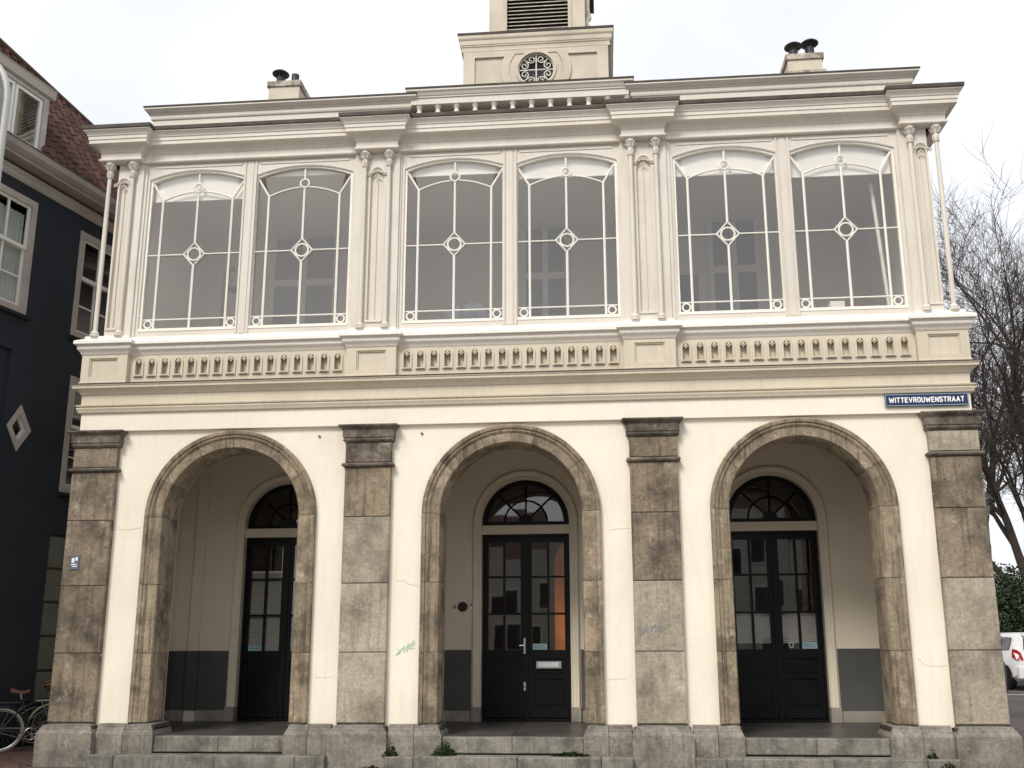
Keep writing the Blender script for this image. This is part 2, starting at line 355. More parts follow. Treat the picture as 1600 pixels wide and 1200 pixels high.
# brick paving in the alley
al = MB(); al.box(-13, -7.05, -.6, 9, -.05, -.008); alley = tag(al.build('brick_pavement', M_SAND), kind='structure')
bk = MB().cbox(-.098, .098, -.03, .03, -.046, .046, .006).mesh('brick', M_BRICK)
nb = 0
for j in range(26):
    for i in range(12):
        if nb >= 296: break
        x = -9.35 + i * .204 + (.1 if j % 2 else 0); y = -.5 + j * .1
        if x < -7.2: inst('brick', bk, alley, (x, y, -.024 + random.uniform(-.004, .004)), (-PI / 2, 0, random.uniform(-.02, .02))); nb += 1
# painted line and kerb on the road at the right
ln = MB()
for x in [9 + i * .5 for i in range(24)]:
    y0 = 11.2 - (x - 9) * .02
    ln.add([(x, y0, gz(x, y0) + .002), (x + .5, y0, gz(x + .5, y0) + .002), (x + .5, y0 + .16, gz(x + .5, y0 + .16) + .002), (x, y0 + .16, gz(x, y0 + .16) + .002)], [(0, 1, 2, 3)])
tag(ln.build('road_marking', M_LINE), kind='structure')

# ------------------------------------------------------------------ the guard house
GH = empty('guardhouse', (0, 0, 0), 0, 'cream guardhouse with three stone arches, glazed upper floor and small roof tower', 'building')
PX = [-6.6, -2.19, 2.19, 6.6]; BX = [-4.36, .02, 4.37]
SPR = 3.68; RO = 1.36; RI = 1.075
# front wall
def arch_loop(xc, r, z0, n=28): return [(xc - r, z0), (xc + r, z0)] + arc(xc, SPR, r, 0, PI, n)
wm = MB(); wm.plate([(-6.9, .3), (6.9, .3), (6.9, 5.3), (-6.9, 5.3)], [arch_loop(x, RO - .05, .3001 if 0 else .35) for x in BX], 0, .5)
wall = wm.build('front_wall', M_PLASTER, GH)
sw = MB(); sw.box(-6.9, -6.6, .5, 9, 0, 5.9); sw.box(6.6, 6.9, .5, 9, 0, 5.9); sw.box(-6.9, 6.9, 9, 9.3, 0, 5.9)
sw.build('side_wall', M_PLASTER, GH)
# hairline cracks and fixing holes in the plaster
ck = MB()
def crack(pts): b_ = MB(); b_.tube([(x, -.001, z) for x, z in pts], .0022, 4); b_.build('plaster_crack', M_SKIRT, wall)
crack([(-1.72, 2.66), (-1.6, 2.66), (-1.54, 2.61), (-1.46, 2.6), (-1.37, 2.58)])
crack([(1.5, 3.38), (1.62, 3.40), (1.8, 3.41)]); crack([(-2.92, 1.25), (-2.8, 1.24), (-2.62, 1.26)])
crack([(-6.2, 3.5), (-6, 3.49), (-5.78, 3.52)]); crack([(5.83, 1.5), (5.92, 1.4), (6.1, 1.39), (6.22, 1.4)])
crack([(1.42, 1.2), (1.5, 1.22), (1.7, 1.22)])
for x, z in ((-3.0, 4.92), (-1.37, 4.93)): MB().lathe([(.018, 0), (.018, .02)], n=10).build('fixing_bolt', M_LEAD, wall, (x, .0, z)).rotation_euler = (PI / 2, 0, 0)

# pilasters
def pilaster(xc, mats, capm, neckm):
    w2 = .3575
    core = MB(); core.box(xc - w2 + .008, xc + w2 - .008, -.088, .02, .58, 5.06); p = core.build('pilaster', M_MORTAR, GH)
    zs = [.605, 1.612, 2.625, 3.632, 4.40]
    for i in range(4):
        MB().cbox(xc - w2, xc + w2, -.10 - random.uniform(0, .003), .02, zs[i] + .005, zs[i + 1] - .005, .008, .003).build('stone_block', mats[i], p)
    pth = [(xc - w2, .02), (xc - w2, -.10), (xc + w2, -.10), (xc + w2, .02)]
    MB().mould(pth, [(-.05, 4.40), (.02, 4.405), (.045, 4.42), (.05, 4.44), (.035, 4.46), (.01, 4.47), (-.05, 4.475)]).build('necking', M_STONE_D, p)
    MB().cbox(xc - w2, xc + w2, -.10, .02, 4.48, 4.785, .006).build('stone_block', neckm, p)
    MB().mould(pth, [(-.05, 4.785), (.0, 4.79), (.02, 4.80), (.035, 4.815), (.045, 4.83), (.03, 4.838), (.03, 4.86), (.045, 4.87), (.045, 4.985), (.06, 5.0), (.085, 5.02), (.10, 5.035), (.105, 5.045), (.105, 5.062), (-.05, 5.066)]).build('capital', capm, p)
    return p
S, SL, SD = M_STONE, M_STONE_L, M_STONE_D
B = M_STONE_B
pilaster(PX[0], [B, B, B, B], SD, B)
pilaster(PX[1], [SL, SL, SL, S], SD, SD)
pilaster(PX[2], [SL, SL, B, S], SD, S)
pilaster(PX[3], [SL, SL, B, B], SD, SL)

# plinths, each stone a piece
def plinth(xc, left, right):
    core = MB(); core.box(xc - .40, xc + .40, -.18, .5, 0, .56); p = core.build('plinth', M_MORTAR, GH)
    m = MB(); x0, x1 = xc - .428, xc + .428; y0 = -.25
    m.mould([(x0, .1), (x0, y0), (x1, y0), (x1, .1)], [(-.2, -.05), (0, -.05), (.004, .3), (0, .46), (-.03, .515), (-.03, .53), (-.055, .545), (-.06, .575), (-.3, .60)]); m.build('stone_block', M_BLUESTONE, p)
    for s, ext in ((-1, left), (1, right)):
        if not ext: continue
        a = x1 + .003 if s > 0 else x0 - .003
        mid = a + s * (ext - a if False else (abs(ext - a)) * .48)
        for q0, q1, last in ((a, mid - s * .004, False), (mid + s * .004, ext, True)):
            l, r = min(q0, q1), max(q0, q1); mm = MB()
            prof = [(-.12, .16), (0, .16), (.002, .3), (0, .44), (-.03, .50), (-.03, .515), (-.05, .53), (-.055, .575), (-.2, .60)]
            if last and s > 0: pa = [(l, -.14), (r, -.14), (r, .52)]
            elif last: pa = [(l, .52), (l, -.14), (r, -.14)]
            else: pa = [(l, -.14), (r, -.14)]
            mm.mould(pa, prof); mm.build('stone_block', M_BLUESTONE, p)
        c2 = MB(); l, r = min(a, ext) + .03, max(a, ext) - .03; c2.box(l, r, -.06, .5, .0, .57); c2.build('plinth_core', M_MORTAR, p)
    return p
jam = [(b - RI + .04 - .0, b + RI - .04) for b in BX]   # openings at plinth level
plinth(PX[0], None, BX[0] - .93); plinth(PX[1], BX[0] + 1.05, BX[1] - 1.0); plinth(PX[2], BX[1] + 1.05, BX[2] - 1.04); plinth(PX[3], BX[2] + .95, None)

# arch surrounds: jamb stones and voussoirs
APROF = [(0, .5), (0, -.01), (.018, -.035), (.15, -.04), (.158, -.055), (.185, -.07), (.20, -.06), (.212, -.058), (.225, -.085), (.265, -.092), (.285, -.08), (.285, .01), (.2, .02), (.1, .5)]
def surround(xc, seed, nv):
    rnd = random.Random(seed)
    core = MB()
    def fr(a): return (Vector((xc, 0, SPR)) + Vector((math.cos(a), 0, math.sin(a))) * RI, Vector((math.cos(a), 0, math.sin(a))), Vector((0, 1, 0)))
    P2 = [(a + (.006 if a < .01 else -.006 if a > .28 else 0), b + .006 if b < .4 else b - .01) for a, b in APROF]
    J = lambda s, z: (Vector((xc + s * RI, 0, z)), Vector((s, 0, 0)), Vector((0, 1, 0)))
    core.sweep([J(1, .58)] + [fr(PI * i / 40) for i in range(41)] + [J(-1, .58)], P2)
    p = core.build('arch_surround', M_MORTAR, GH)
    zs = [.605, 1.61, 2.64, SPR]
    for s in (1, -1):
        for i in range(3):
            MB().sweep([J(s, zs[i] + .004), J(s, (zs[i] + zs[i + 1]) / 2), J(s, zs[i + 1] - .004)], APROF).build('jamb_stone', M_ARCH, p, smooth=True)
    angs = [0] + [PI * (i + rnd.uniform(-.12, .12)) / nv for i in range(1, nv)] + [PI]
    for i in range(nv):
        a0, a1 = angs[i] + .003, angs[i + 1] - .003; n = max(5, int((a1 - a0) * 12))
        MB().sweep([fr(a0 + (a1 - a0) * k / n) for k in range(n + 1)], APROF).build('voussoir', M_ARCH, p, smooth=True)
for i, b in enumerate(BX): surround(b, 10 + i, 6 if i != 1 else 5)

# fascia, lower cornice, parapet
PATH = [(-6.93, 8.5), (-6.93, -.08), (6.93, -.08), (6.93, 8.5)]
MB().mould(PATH, [(-.09, 5.07), (-.015, 5.072), (-.015, 5.362), (-.09, 5.37)]).build('fascia_band', M_FASCIA, GH)
MB().mould(PATH, [(-.1, 5.362), (-.01, 5.364), (.025, 5.372), (.035, 5.40), (.05, 5.43), (.05, 5.448), (.025, 5.452), (.025, 5.462), (.055, 5.47), (.06, 5.49), (.01, 5.508), (0, 5.51), (0, 5.665), (-.1, 5.667)]).build('frieze_band', M_TAN, GH)
MB().mould(PATH, [(-.1, 5.665), (.012, 5.668), (.025, 5.69), (.03, 5.705), (.05, 5.72), (.06, 5.735), (.10, 5.75), (.115, 5.757), (.115, 5.795), (.128, 5.80), (.132, 5.815), (-.1, 5.817)]).build('string_cornice', M_TAN, GH)
MB().mould(PATH, [(-.1, 5.815), (.138, 5.816), (.141, 5.828), (.13, 5.834), (-.1, 5.862)]).build('lead_capping', M_LEAD, GH)
PHW = .40
def ress(front, back, hw, xs_out, side):
    pts = [(-xs_out, side), (-xs_out, front), (PX[0] + hw, front), (PX[0] + hw, back)]
    for x in PX[1:3]: pts += [(x - hw, back), (x - hw, front), (x + hw, front), (x + hw, back)]
    pts += [(PX[3] - hw, back), (PX[3] - hw, front), (xs_out, front), (xs_out, side)]
    return pts
PPATH = ress(-.125, -.03, PHW, 6.97, 8.5)
MB().mould(PPATH, [(-.15, 6.325), (.0, 6.327), (.012, 6.345), (.018, 6.36), (.03, 6.38), (.055, 6.41), (.062, 6.425), (.062, 6.465), (.075, 6.472), (.078, 6.49), (-.15, 6.492)]).build('parapet_capping', M_WOOD, GH)
MB().mould(PPATH, [(-.2, 6.488), (.10, 6.492), (.107, 6.50), (.107, 6.545), (.10, 6.555), (.02, 6.60), (-.01, 6.612), (-.012, 6.655), (-.3, 6.668)]).build('window_sill', M_SILL, GH)
MB().mould(PPATH, [(-.1, 5.84), (.008, 5.842), (.008, 5.875), (-.01, 5.89), (-.1, 5.892)]).build('parapet_base', M_TAN, GH)
# pedestals with recessed panels
for i, x in enumerate(PX):
    a, b_ = x - PHW, x + PHW
    if i == 0: a = -6.965
    if i == 3: b_ = 6.965
    xm = x; hw = .235
    m = MB(); m.plate([(a, 5.88), (b_, 5.88), (b_, 6.33), (a, 6.33)], [[(xm - hw, 5.955), (xm + hw, 5.955), (xm + hw, 6.275), (xm - hw, 6.275)]], -.12, .05)
    pd = m.build('pedestal', M_TAN, GH)
    q = MB(); q.plate([(xm - hw + .001, 5.956), (xm + hw - .001, 5.956), (xm + hw - .001, 6.274), (xm - hw + .001, 6.274)], [[(xm - hw + .02, 5.976), (xm + hw - .02, 5.976), (xm + hw - .02, 6.254), (xm - hw + .02, 6.254)]], -.103, .0)
    q.build('panel_moulding', M_TAN, pd)
    MB().box(xm - hw + .02, xm + hw - .02, -.082, .02, 5.976, 6.254).build('panel', M_TAN, pd)
# arcaded parapet panels
NZ0, NZ1 = 5.99, 6.235
nch = MB()
fo = [(-.083, 5.965), (.083, 5.965), (.083, 6.21)] + arc(0, 6.21, .083, 0, PI, 10)[1:-1] + [(-.083, 6.21)]
fi = [(-.052, NZ0), (.052, NZ0), (.052, 6.215)] + arc(0, 6.215, .052, 0, PI, 8)[1:-1] + [(-.052, 6.215)]
nch.plate(fo, [fi], -.048, -.028)
nch.box(-.062, .062, -.066, -.028, 5.975, 5.994)
nch.lathe([(.0, .0), (.022, .01), (.028, .03), (.018, .055), (.0, .062)], (0, -.03, 6.205), 8)
nch.tube([(-.05, -.032, 6.235), (-.02, -.036, 6.215), (0, -.036, 6.19)], .008, 5); nch.tube([(.05, -.032, 6.235), (.02, -.036, 6.215), (0, -.036, 6.19)], .008, 5)
nch_me = nch.mesh('niche', M_TAN)
for bi, (xa, xb) in enumerate(((PX[0] + PHW, PX[1] - PHW), (PX[1] + PHW, PX[2] - PHW), (PX[2] + PHW, PX[3] - PHW))):
    n = 16; st = (xb - xa - .1) / n; cs = [xa + .05 + st * (k + .5) for k in range(n)]
    m = MB(); m.plate([(xa - .02, 5.87), (xb + .02, 5.87), (xb + .02, 6.33), (xa - .02, 6.33)], [[(c + x * 1.0, z) for x, z in fi] for c in cs], -.028, .02)
    m.box(xa - .02, xb + .02, .05, .08, 5.87, 6.33)
    pp = m.build('parapet_panel', M_TAN, GH)
    for c in cs: inst('niche', nch_me, pp, (c, 0, 0))

# upper wall behind the colonnettes
UW = 6.66; WZ0, WZS, WRISE, WHW = 6.80, 9.425, .155, .80
WX = [b + s * .92 for b in (-4.38, 0.01, 4.42) for s in (-1, 1)]
def wloop(hw, z0, zs_, rise, n=14, xc=0):
    R_ = (hw * hw + rise * rise) / (2 * rise); cz = zs_ + rise - R_; a = math.asin(hw / R_)
    return [(xc - hw, z0), (xc + hw, z0)] + [(xc + R_ * math.sin(a - 2 * a * i / n), cz + R_ * math.cos(a - 2 * a * i / n)) for i in range(n + 1)]
m = MB(); m.plate([(-UW, 6.55), (UW, 6.55), (UW, 9.80), (-UW, 9.80)], [wloop(WHW + .035, WZ0 - .04, WZS + .03, WRISE, xc=x) for x in WX], .0, .16)
uw = m.build('upper_wall', M_WOOD, GH)
m = MB(); m.box(-UW, -UW + .15, .16, 8.5, 6.4, 9.8); m.box(UW - .15, UW, .16, 8.5, 6.4, 9.8); m.box(-UW, UW, 8.5, 8.7, 5.8, 9.8); m.build('upper_side_wall', M_WOOD, GH)
# board mouldings on the upper wall
bm_ = MB()
for b in (-4.38, .01, 4.42):
    for s in (-1, 1):
        e = b + s * (1.72 + .11); bm_.box(e - .03, e + .03, -.022, .002, 6.66, 9.74)
        e2 = b + s * (1.72 + .21); bm_.box(e2 - .02, e2 + .02, -.038, .002, 6.66, 9.74)
    for dx in (-.095, .095): bm_.box(b + dx - .014, b + dx + .014, -.02, .002, 6.67, 9.70)
    bm_.box(b - .05, b + .05, -.012, .002, 6.67, 9.70)
    for s in (-1, 1):
        xc = b + s * .92
        # top board line above each window
        bm_.box(xc - .76, xc + .76, -.012, .002, 9.655, 9.69)
bm_.build('cover_moulding', M_WOOD, uw)
# pier panels between paired colonnettes
for i, x in enumerate(PX):
    sgn = 1 if i == 3 else -1 if i == 0 else 0
    xo0, xo1 = x - .37, x + .37
    if i == 0: xo0 = -UW - .012
    if i == 3: xo1 = UW + .012
    xm = x - sgn * .0
    pw = .115
    m = MB()
    xh0, xh1 = max(xo0 + .03, xm - pw), min(xo1 - .03, xm + pw)
    hole = [(xh0, 6.80), (xh1, 6.80), (xh1, 9.33)] + [((xh0 + xh1) / 2 + (xh1 - xh0) / 2 * math.cos(a), 9.33 + .07 * math.sin(a)) for a in [PI * k / 8 for k in range(1, 8)]] + [(xh0, 9.33)]
    m.plate([(xo0, 6.655), (xo1, 6.655), (xo1, 9.74), (xo0, 9.74)], [hole], -.055, .0)
    pr_ = m.build('pier', M_WOOD, uw)
    t = MB(); c = (xh0 + xh1) / 2; h = min(.165, (xo1 - xo0) / 2 - .03)
    for r_, y_, tr_ in ((.10, -.064, .016), (.065, -.058, .010)): t.tube([(c + r_ * math.cos(a), y_, 9.37 + r_ * math.sin(a)) for a in [PI * k / 10 for k in range(11)]], tr_, 6)
    for q_ in (-1, 1): t.tube([(c + q_ * .10, -.064, 9.37), (c + q_ * h, -.064, 9.365), (c + q_ * h, -.06, 9.335)], .014, 6); t.tube([(c + q_ * .10, -.07, 9.335), (c + q_ * h, -.07, 9.33)], .010, 5)
    t.tube([(c - .05, -.06, 9.30), (c, -.066, 9.345), (c + .05, -.06, 9.30)], .012, 6)
    t.tube([(c, -.012, 6.82), (c, -.012, 9.3)], .007, 5)
    t.box(xh0 - .02, xh1 + .02, -.075, -.05, 6.765, 6.80)
    t.build('pier_ornament', M_WOOD, pr_)

# the windows
win = MB(); win.plate(wloop(WHW + .034, WZ0 - .039, WZS + .029, WRISE), [wloop(WHW - .005, WZ0 + .005, WZS - .005, WRISE)], .03, .10)
win.tube([(x, .018, z) for x, z in wloop(WHW + .045, WZ0 - .04, WZS + .04, WRISE)[2:]], .022, 6)
win.box(-WHW - .03, WHW + .03, -.01, .04, WZ0 - .055, WZ0 - .012)
W0 = win.build('window', M_SILL, uw)
def bar(pts, r=.02, closed=False):
    b_ = MB(); b_.tube([(x, .065, z) for x, z in pts], r, 6, closed=closed); return b_.build('glazing_bar', M_BAR, W0, smooth=True)
SX = .605; MZ = 8.10; BZ = 6.965
def arcz(x, base, rise, hw): return base + rise * (1 - (x / hw) ** 2)
IA = lambda x: arcz(x, 9.085, .15, SX)
for s in (-1, 1):
    bar([(s * SX, WZ0), (s * SX, 9.09)], .021)
    bar([(s * SX, 9.085), (s * WHW, 9.42)], .02)
    bar([(s * .175, MZ), (s * WHW, MZ)], .013)
    bar([(s * SX * (1 - k / 8), IA(s * SX * (1 - k / 8))) for k in range(8)], .015)
    bar([(x * 1 + s * .702, z) for x, z in arc(0, 6.885, .062, 0, 2 * PI, 16)[:-1]], .016, True)
bar([(0, WZ0), (0, MZ - .20)], .022); bar([(0, MZ + .20), (0, 9.20)], .02)
bar([(-WHW, BZ), (WHW, BZ)], .013)
bar([(0, MZ - .205), (.178, MZ), (0, MZ + .205), (-.178, MZ)], .022, True)
bar(arc(0, MZ, .108, 0, 2 * PI, 20)[:-1], .016, True)
bar(arc(0, 9.30, .075, 0, 2 * PI, 18)[:-1], .018, True); bar([(0, 9.375), (0, 9.60)], .018)
def pane(poly):
    cx = sum(p[0] for p in poly) / len(poly); cz = sum(p[1] for p in poly) / len(poly); b_ = MB()
    b_.add([(x - cx, 0, z - cz) for x, z in poly], [tuple(range(len(poly)))])
    o = b_.build('pane', M_GLASS, W0, (cx, .072, cz)); o.rotation_euler = (random.uniform(-.006, .006), 0, random.uniform(-.006, .006)); return o
OA = lambda x: 9.43 + .15 * (1 - (x / WHW) ** 2)
for x0, x1 in ((-WHW, -SX), (-SX, 0), (0, SX), (SX, WHW)):
    pane([(x0, WZ0), (x1, WZ0), (x1, BZ), (x0, BZ)]); pane([(x0, BZ), (x1, BZ), (x1, MZ), (x0, MZ)])
    if abs(x0) < WHW and abs(x1) < WHW:
        pts = [(x0 + (x1 - x0) * k / 5, IA(x0 + (x1 - x0) * k / 5)) for k in range(6)]
        pane([(x0, MZ), (x1, MZ)] + pts[::-1]); pane(pts + [(x1 + (x0 - x1) * k / 5 + (.1 if x1 == SX else 0) * (1 - k / 5) - (.1 if x0 == -SX else 0) * (k / 5), OA(x1 + (x0 - x1) * k / 5)) for k in range(6)])
    else:
        s = -1 if x0 < 0 else 1; xi, xo = s * SX, s * WHW
        pane([(xi, MZ), (xo, MZ), (xo, 9.42), (xi, 9.085)] if s > 0 else [(xo, MZ), (xi, MZ), (xi, 9.085), (xo, 9.42)])
W0.location.x = WX[0]
for x in WX[1:]:
    c = copy_tree(W0, uw); c.location.x = x
# colonnettes
def colonnette():
    b_ = MB(); b_.lathe([(.036, 6.74), (.038, 7.4), (.037, 8.4), (.033, 9.47)], n=12); o = b_.build('colonnette', M_WOOD, GH, smooth=True)
    b_ = MB(); b_.lathe([(.075, 6.655), (.075, 6.675), (.06, 6.685), (.068, 6.70), (.055, 6.72), (.042, 6.745)], n=14); b_.build('base', M_WOOD, o, smooth=True)
    b_ = MB(); b_.lathe([(.035, 9.455), (.05, 9.462), (.05, 9.478), (.038, 9.485), (.044, 9.51), (.046, 9.56), (.04, 9.59), (.05, 9.598), (.044, 9.606), (.05, 9.63), (.072, 9.675), (.088, 9.69), (.088, 9.705), (.078, 9.71), (.08, 9.735)], n=14)
    for k in range(8):
        a = 2 * PI * k / 8; c_, s_ = math.cos(a), math.sin(a)
        b_.tube([(.044 * c_, .044 * s_, 9.605), (.062 * c_, .062 * s_, 9.645), (.088 * c_, .088 * s_, 9.668), (.10 * c_, .10 * s_, 9.655)], [.014, .016, .013, .008], 5)
        b_.tube([(.043 * c_, .043 * s_, 9.49), (.05 * c_, .05 * s_, 9.53), (.043 * c_, .043 * s_, 9.575)], .009, 4)
    b_.build('capital', M_WOOD, o, smooth=True); return o
C0 = colonnette(); first = True
for x in PX:
    for s in (-1, 1):
        o = C0 if first else copy_tree(C0, GH); first = False
        o.location = (x + s * .203, -.10, 0)

# main entablature
EPATH = ress(-.18, -.05, .35, 6.95, 8.5)
MB().mould(EPATH, [(-.15, 9.735), (.012, 9.737), (.024, 9.75), (.024, 9.772), (.008, 9.785), (0, 9.79), (0, 9.888), (.012, 9.892), (.02, 9.91), (.014, 9.92), (.03, 9.95), (.06, 9.985), (.085, 9.995), (.15, 10.0), (.15, 10.062), (.163, 10.066), (.163, 10.122), (.176, 10.13), (.182, 10.15), (.205, 10.18), (.232, 10.205), (.232, 10.215), (-.15, 10.22)]).build('entablature', M_WOOD, GH)
MB().mould(EPATH, [(-.15, 10.216), (.238, 10.217), (.247, 10.235), (.252, 10.285), (.24, 10.297), (.1, 10.33), (-.15, 10.36)]).build('cornice_gutter', M_LEAD, GH)
rf = MB(); rf.add([(-6.9, -.05, 10.34), (6.9, -.05, 10.34), (6.9, 1.75, 11.3), (-6.9, 1.75, 11.3), (-6.9, 8.5, 11.5), (6.9, 8.5, 11.5)], [(0, 1, 2, 3), (3, 2, 5, 4)])
rf.box(-6.85, 6.85, .1, 8.4, 10.25, 10.3)
roof = rf.build('roof', M_LEAD, GH)
# attic with its raised balustraded middle
AY = 1.6
def attic(xa, xb, top, name):
    P = [(xa, 2.6), (xa, AY), (xb, AY), (xb, 2.6)]
    MB().mould(P, [(-.2, 10.9), (0, 10.9), (0, top - .24), (.02, top - .235), (.03, top - .21), (.03, top - .15), (.045, top - .145), (.06, top - .12), (.075, top - .115), (.12, top - .07), (.13, top - .06), (.13, top - .03), (-.2, top - .028)]).build(name, M_WOOD, GH)
    MB().mould(P, [(-.2, top - .03), (.14, top - .028), (.145, top), (-.2, top + .02)]).build('lead_capping', M_LEAD, GH)
attic(-7.03, -2.02, 11.79, 'attic_parapet'); attic(2.12, 7.11, 11.79, 'attic_parapet')
P = [(-2.0, 2.6), (-2.0, AY - .06), (2.06, AY - .06), (2.06, 2.6)]
MB().mould(P, [(-.3, 11.575), (-.0, 11.577), (0, 11.70), (.02, 11.705), (.02, 11.735), (.035, 11.74), (.06, 11.79), (.085, 11.815), (.085, 11.85), (-.3, 11.855)]).build('attic_balustrade', M_WOOD, GH)
ab = [c for c in GH.children if c.name.startswith('attic_balustrade')][0]
MB().mould(P, [(-.3, 11.852), (.095, 11.853), (.10, 11.885), (-.3, 11.9)]).build('lead_capping', M_LEAD, ab)
MB().box(-2.0, 2.06, AY + .2, AY + .3, 11.0, 11.58).build('backing_wall', surf('mossy_lead_panel', (.07, .066, .05), dark=(.04, .038, .03), scale=3, bump=.1, rough=.8), ab)
MB().box(-2.0, 2.06, AY - .08, AY + .2, 11.15, 11.25).build('balustrade_base', M_WOOD, ab)
bl = MB(); bl.lathe([(.07, 11.25), (.07, 11.28), (.045, 11.30), (.06, 11.34), (.075, 11.38), (.07, 11.42), (.045, 11.46), (.04, 11.49), (.045, 11.51), (.06, 11.535), (.075, 11.578)], n=12); bl_me = bl.mesh('baluster', M_WOOD, True)
for k in range(12): inst('baluster', bl_me, ab, (-1.85 + .352 * k, AY + .02, 0))

# roof tower
TW = MB(); TW.plate([(-1.76, 11.0), (1.79, 11.0), (1.79, 15.99), (-1.76, 15.99)], [arc(.03, 15.43, .45, 0, 2 * PI, 36)[:-1]], 6.5, 6.7)
TW.box(-1.76, 1.79, 6.7, 10, 11.0, 15.99)
tower = TW.build('roof_tower', M_CHIM, GH)
# raised framing on the tower face
fr_ = MB(); fr_.plate([(-1.76, 13.5), (1.79, 13.5), (1.79, 15.99), (-1.76, 15.99)],
    [[(-1.50, 13.7), (-.5, 13.7)] + [(p[0], p[1]) for p in arc(.03, 15.43, .84, PI + 1.02, PI - .72, 14)][::1] + [(-.62, 15.83), (-1.50, 15.83)],
     [(.56, 13.7), (1.54, 13.7), (1.54, 15.83), (.68, 15.83)] + arc(.03, 15.43, .84, .72 - .2, -1.02, 14)], 6.455, 6.499)
for rr in (.645, .46): fr_.tube([(x, 6.45 if rr > .5 else 6.49, z) for x, z in arc(.03, 15.43, rr, 0, 2 * PI, 40)[:-1]], .03 if rr < .5 else .022, 6, closed=True)
HO = arc(.03, 15.43, .62, 0, 2 * PI, 40)[:-1]; HI = arc(.03, 15.43, .47, 0, 2 * PI, 40)[:-1]
fr2 = MB(); fr2.v = []; 
fr_.v = []; fr_.f = []
def ring(mb, r0, r1, y0, y1, cx=.03, cz=15.43, n=40): mb.plate(arc(cx, cz, r1, 0, 2 * PI, n)[:-1], [arc(cx, cz, r0, 0, 2 * PI, n)[:-1]], y0, y1)
# stiles, rails and the round boss
for x0, x1 in ((-1.76, -1.48), (1.52, 1.79)): fr_.box(x0, x1, 6.45, 6.498, 13.5, 15.98)
fr_.box(-1.48, -.72, 6.45, 6.498, 15.80, 15.98); fr_.box(.78, 1.52, 6.45, 6.498, 15.80, 15.98); fr_.box(-.72, .78, 6.4505, 6.498, 15.86, 15.98)
ring(fr_, .66, .86, 6.452, 6.497); ring(fr_, .46, .655, 6.47, 6.499); ring(fr_, .44, .50, 6.44, 6.468)
fr_.build('raised_moulding', M_CHIM, tower)
MB().lathe([(.5, 0), (.5, .02)], n=30).build('opening_back', M_DARKIN, tower, (.03, 6.695, 15.43)).rotation_euler = (PI / 2, 0, 0)
gr = MB(); O = Vector((.03, 6.52, 15.43))
for k in range(4):
    a = k * PI / 2; gr.tube([O, O + Vector((math.cos(a), 0, math.sin(a))) * .43], .016, 5)
    for sg in (-1, 1):
        pts = []
        for j in range(15):
            tt = j / 14; ang = tt * 1.6 * 2 * PI * .8; r_ = .105 * (1 - tt * .75)
            base_a = a + sg * .40
            cxy = O + Vector((math.cos(base_a), 0, math.sin(base_a))) * .31
            pts.append(cxy + Vector((math.cos(base_a + PI / 2 * sg + sg * ang) * r_, 0, math.sin(base_a + PI / 2 * sg + sg * ang) * r_)))
        gr.tube(pts, .014, 5)
    q = O + Vector((math.cos(a), 0, math.sin(a))) * .17
    gr.lathe([(0, -.03), (.03, 0), (0, .03)], q, 6)
    a2 = a + PI / 4; gr.tube([O + Vector((math.cos(a2), 0, math.sin(a2))) * .33, O + Vector((math.cos(a2), 0, math.sin(a2))) * .43], .014, 5)
gr.tube([O + Vector((math.cos(2 * PI * k / 30) * .43, 0, math.sin(2 * PI * k / 30) * .43)) for k in range(30)], .014, 5, closed=True)
gr.build('iron_grille', M_BAR, tower)
TP = [(-1.76, 10), (-1.76, 6.5), (1.79, 6.5), (1.79, 10)]
MB().mould(TP, [(-.4, 15.95), (.05, 15.955), (.06, 15.99), (.045, 16.01), (.055, 16.08), (.075, 16.10), (.075, 16.13), (.09, 16.14), (.095, 16.25), (.11, 16.27), (.125, 16.30), (.13, 16.38), (-.4, 16.40)]).build('tower_cornice', M_CHIM, tower)
MB().mould(TP, [(-.4, 16.385), (.14, 16.387), (.15, 16.44), (-.4, 16.50)]).build('lead_capping', M_LEAD, tower)
MB().box(1.793, 1.86, 6.47, 9.9, 11, 16.38).build('lead_capping', M_LEAD, tower)
sh = MB(); sh.plate([(-1.16, 16.4), (1.24, 16.4), (1.24, 19.2), (-1.16, 19.2)], [[(-.72, 16.55), (.83, 16.55), (.83, 18.7), (-.72, 18.7)]], 6.75, 6.95)
sh.box(-1.16, 1.24, 7.15, 9.5, 16.4, 19.2); sh.box(-1.16, -.9, 6.95, 7.15, 16.4, 19.2); sh.box(1.0, 1.24, 6.95, 7.15, 16.4, 19.2)
belf = sh.build('belfry', M_CHIM, tower)
MB().plate([(-.80, 16.47), (.91, 16.47), (.91, 18.78), (-.80, 18.78)], [[(-.71, 16.56), (.82, 16.56), (.82, 18.69), (-.71, 18.69)]], 6.715, 6.76).build('louvre_frame', M_CHIM, belf)
MB().box(-.89, .99, 7.10, 7.145, 16.45, 18.9).build('louvre_back', M_DARKIN, belf)
sl = MB(); sl.add([(-.715, 0, 0), (.825, 0, 0), (.825, .12, .075), (-.715, .12, .075), (-.715, 0, .022), (.825, 0, .022), (.825, .12, .097), (-.715, .12, .097)], [(0, 3, 2, 1), (4, 5, 6, 7), (0, 1, 5, 4), (1, 2, 6, 5), (2, 3, 7, 6), (3, 0, 4, 7)])
sl_me = sl.mesh('louvre_slat', M_LOUVRE)
for k in range(20): inst('louvre_slat', sl_me, belf, (0, 6.80, 16.56 + k * .105))
br = MB(); pts = [(1.24, 16.42), (1.30, 16.55), (1.29, 16.75), (1.36, 16.85), (1.33, 16.98), (1.40, 17.08), (1.36, 17.25), (1.36, 17.7), (1.24, 17.9)]
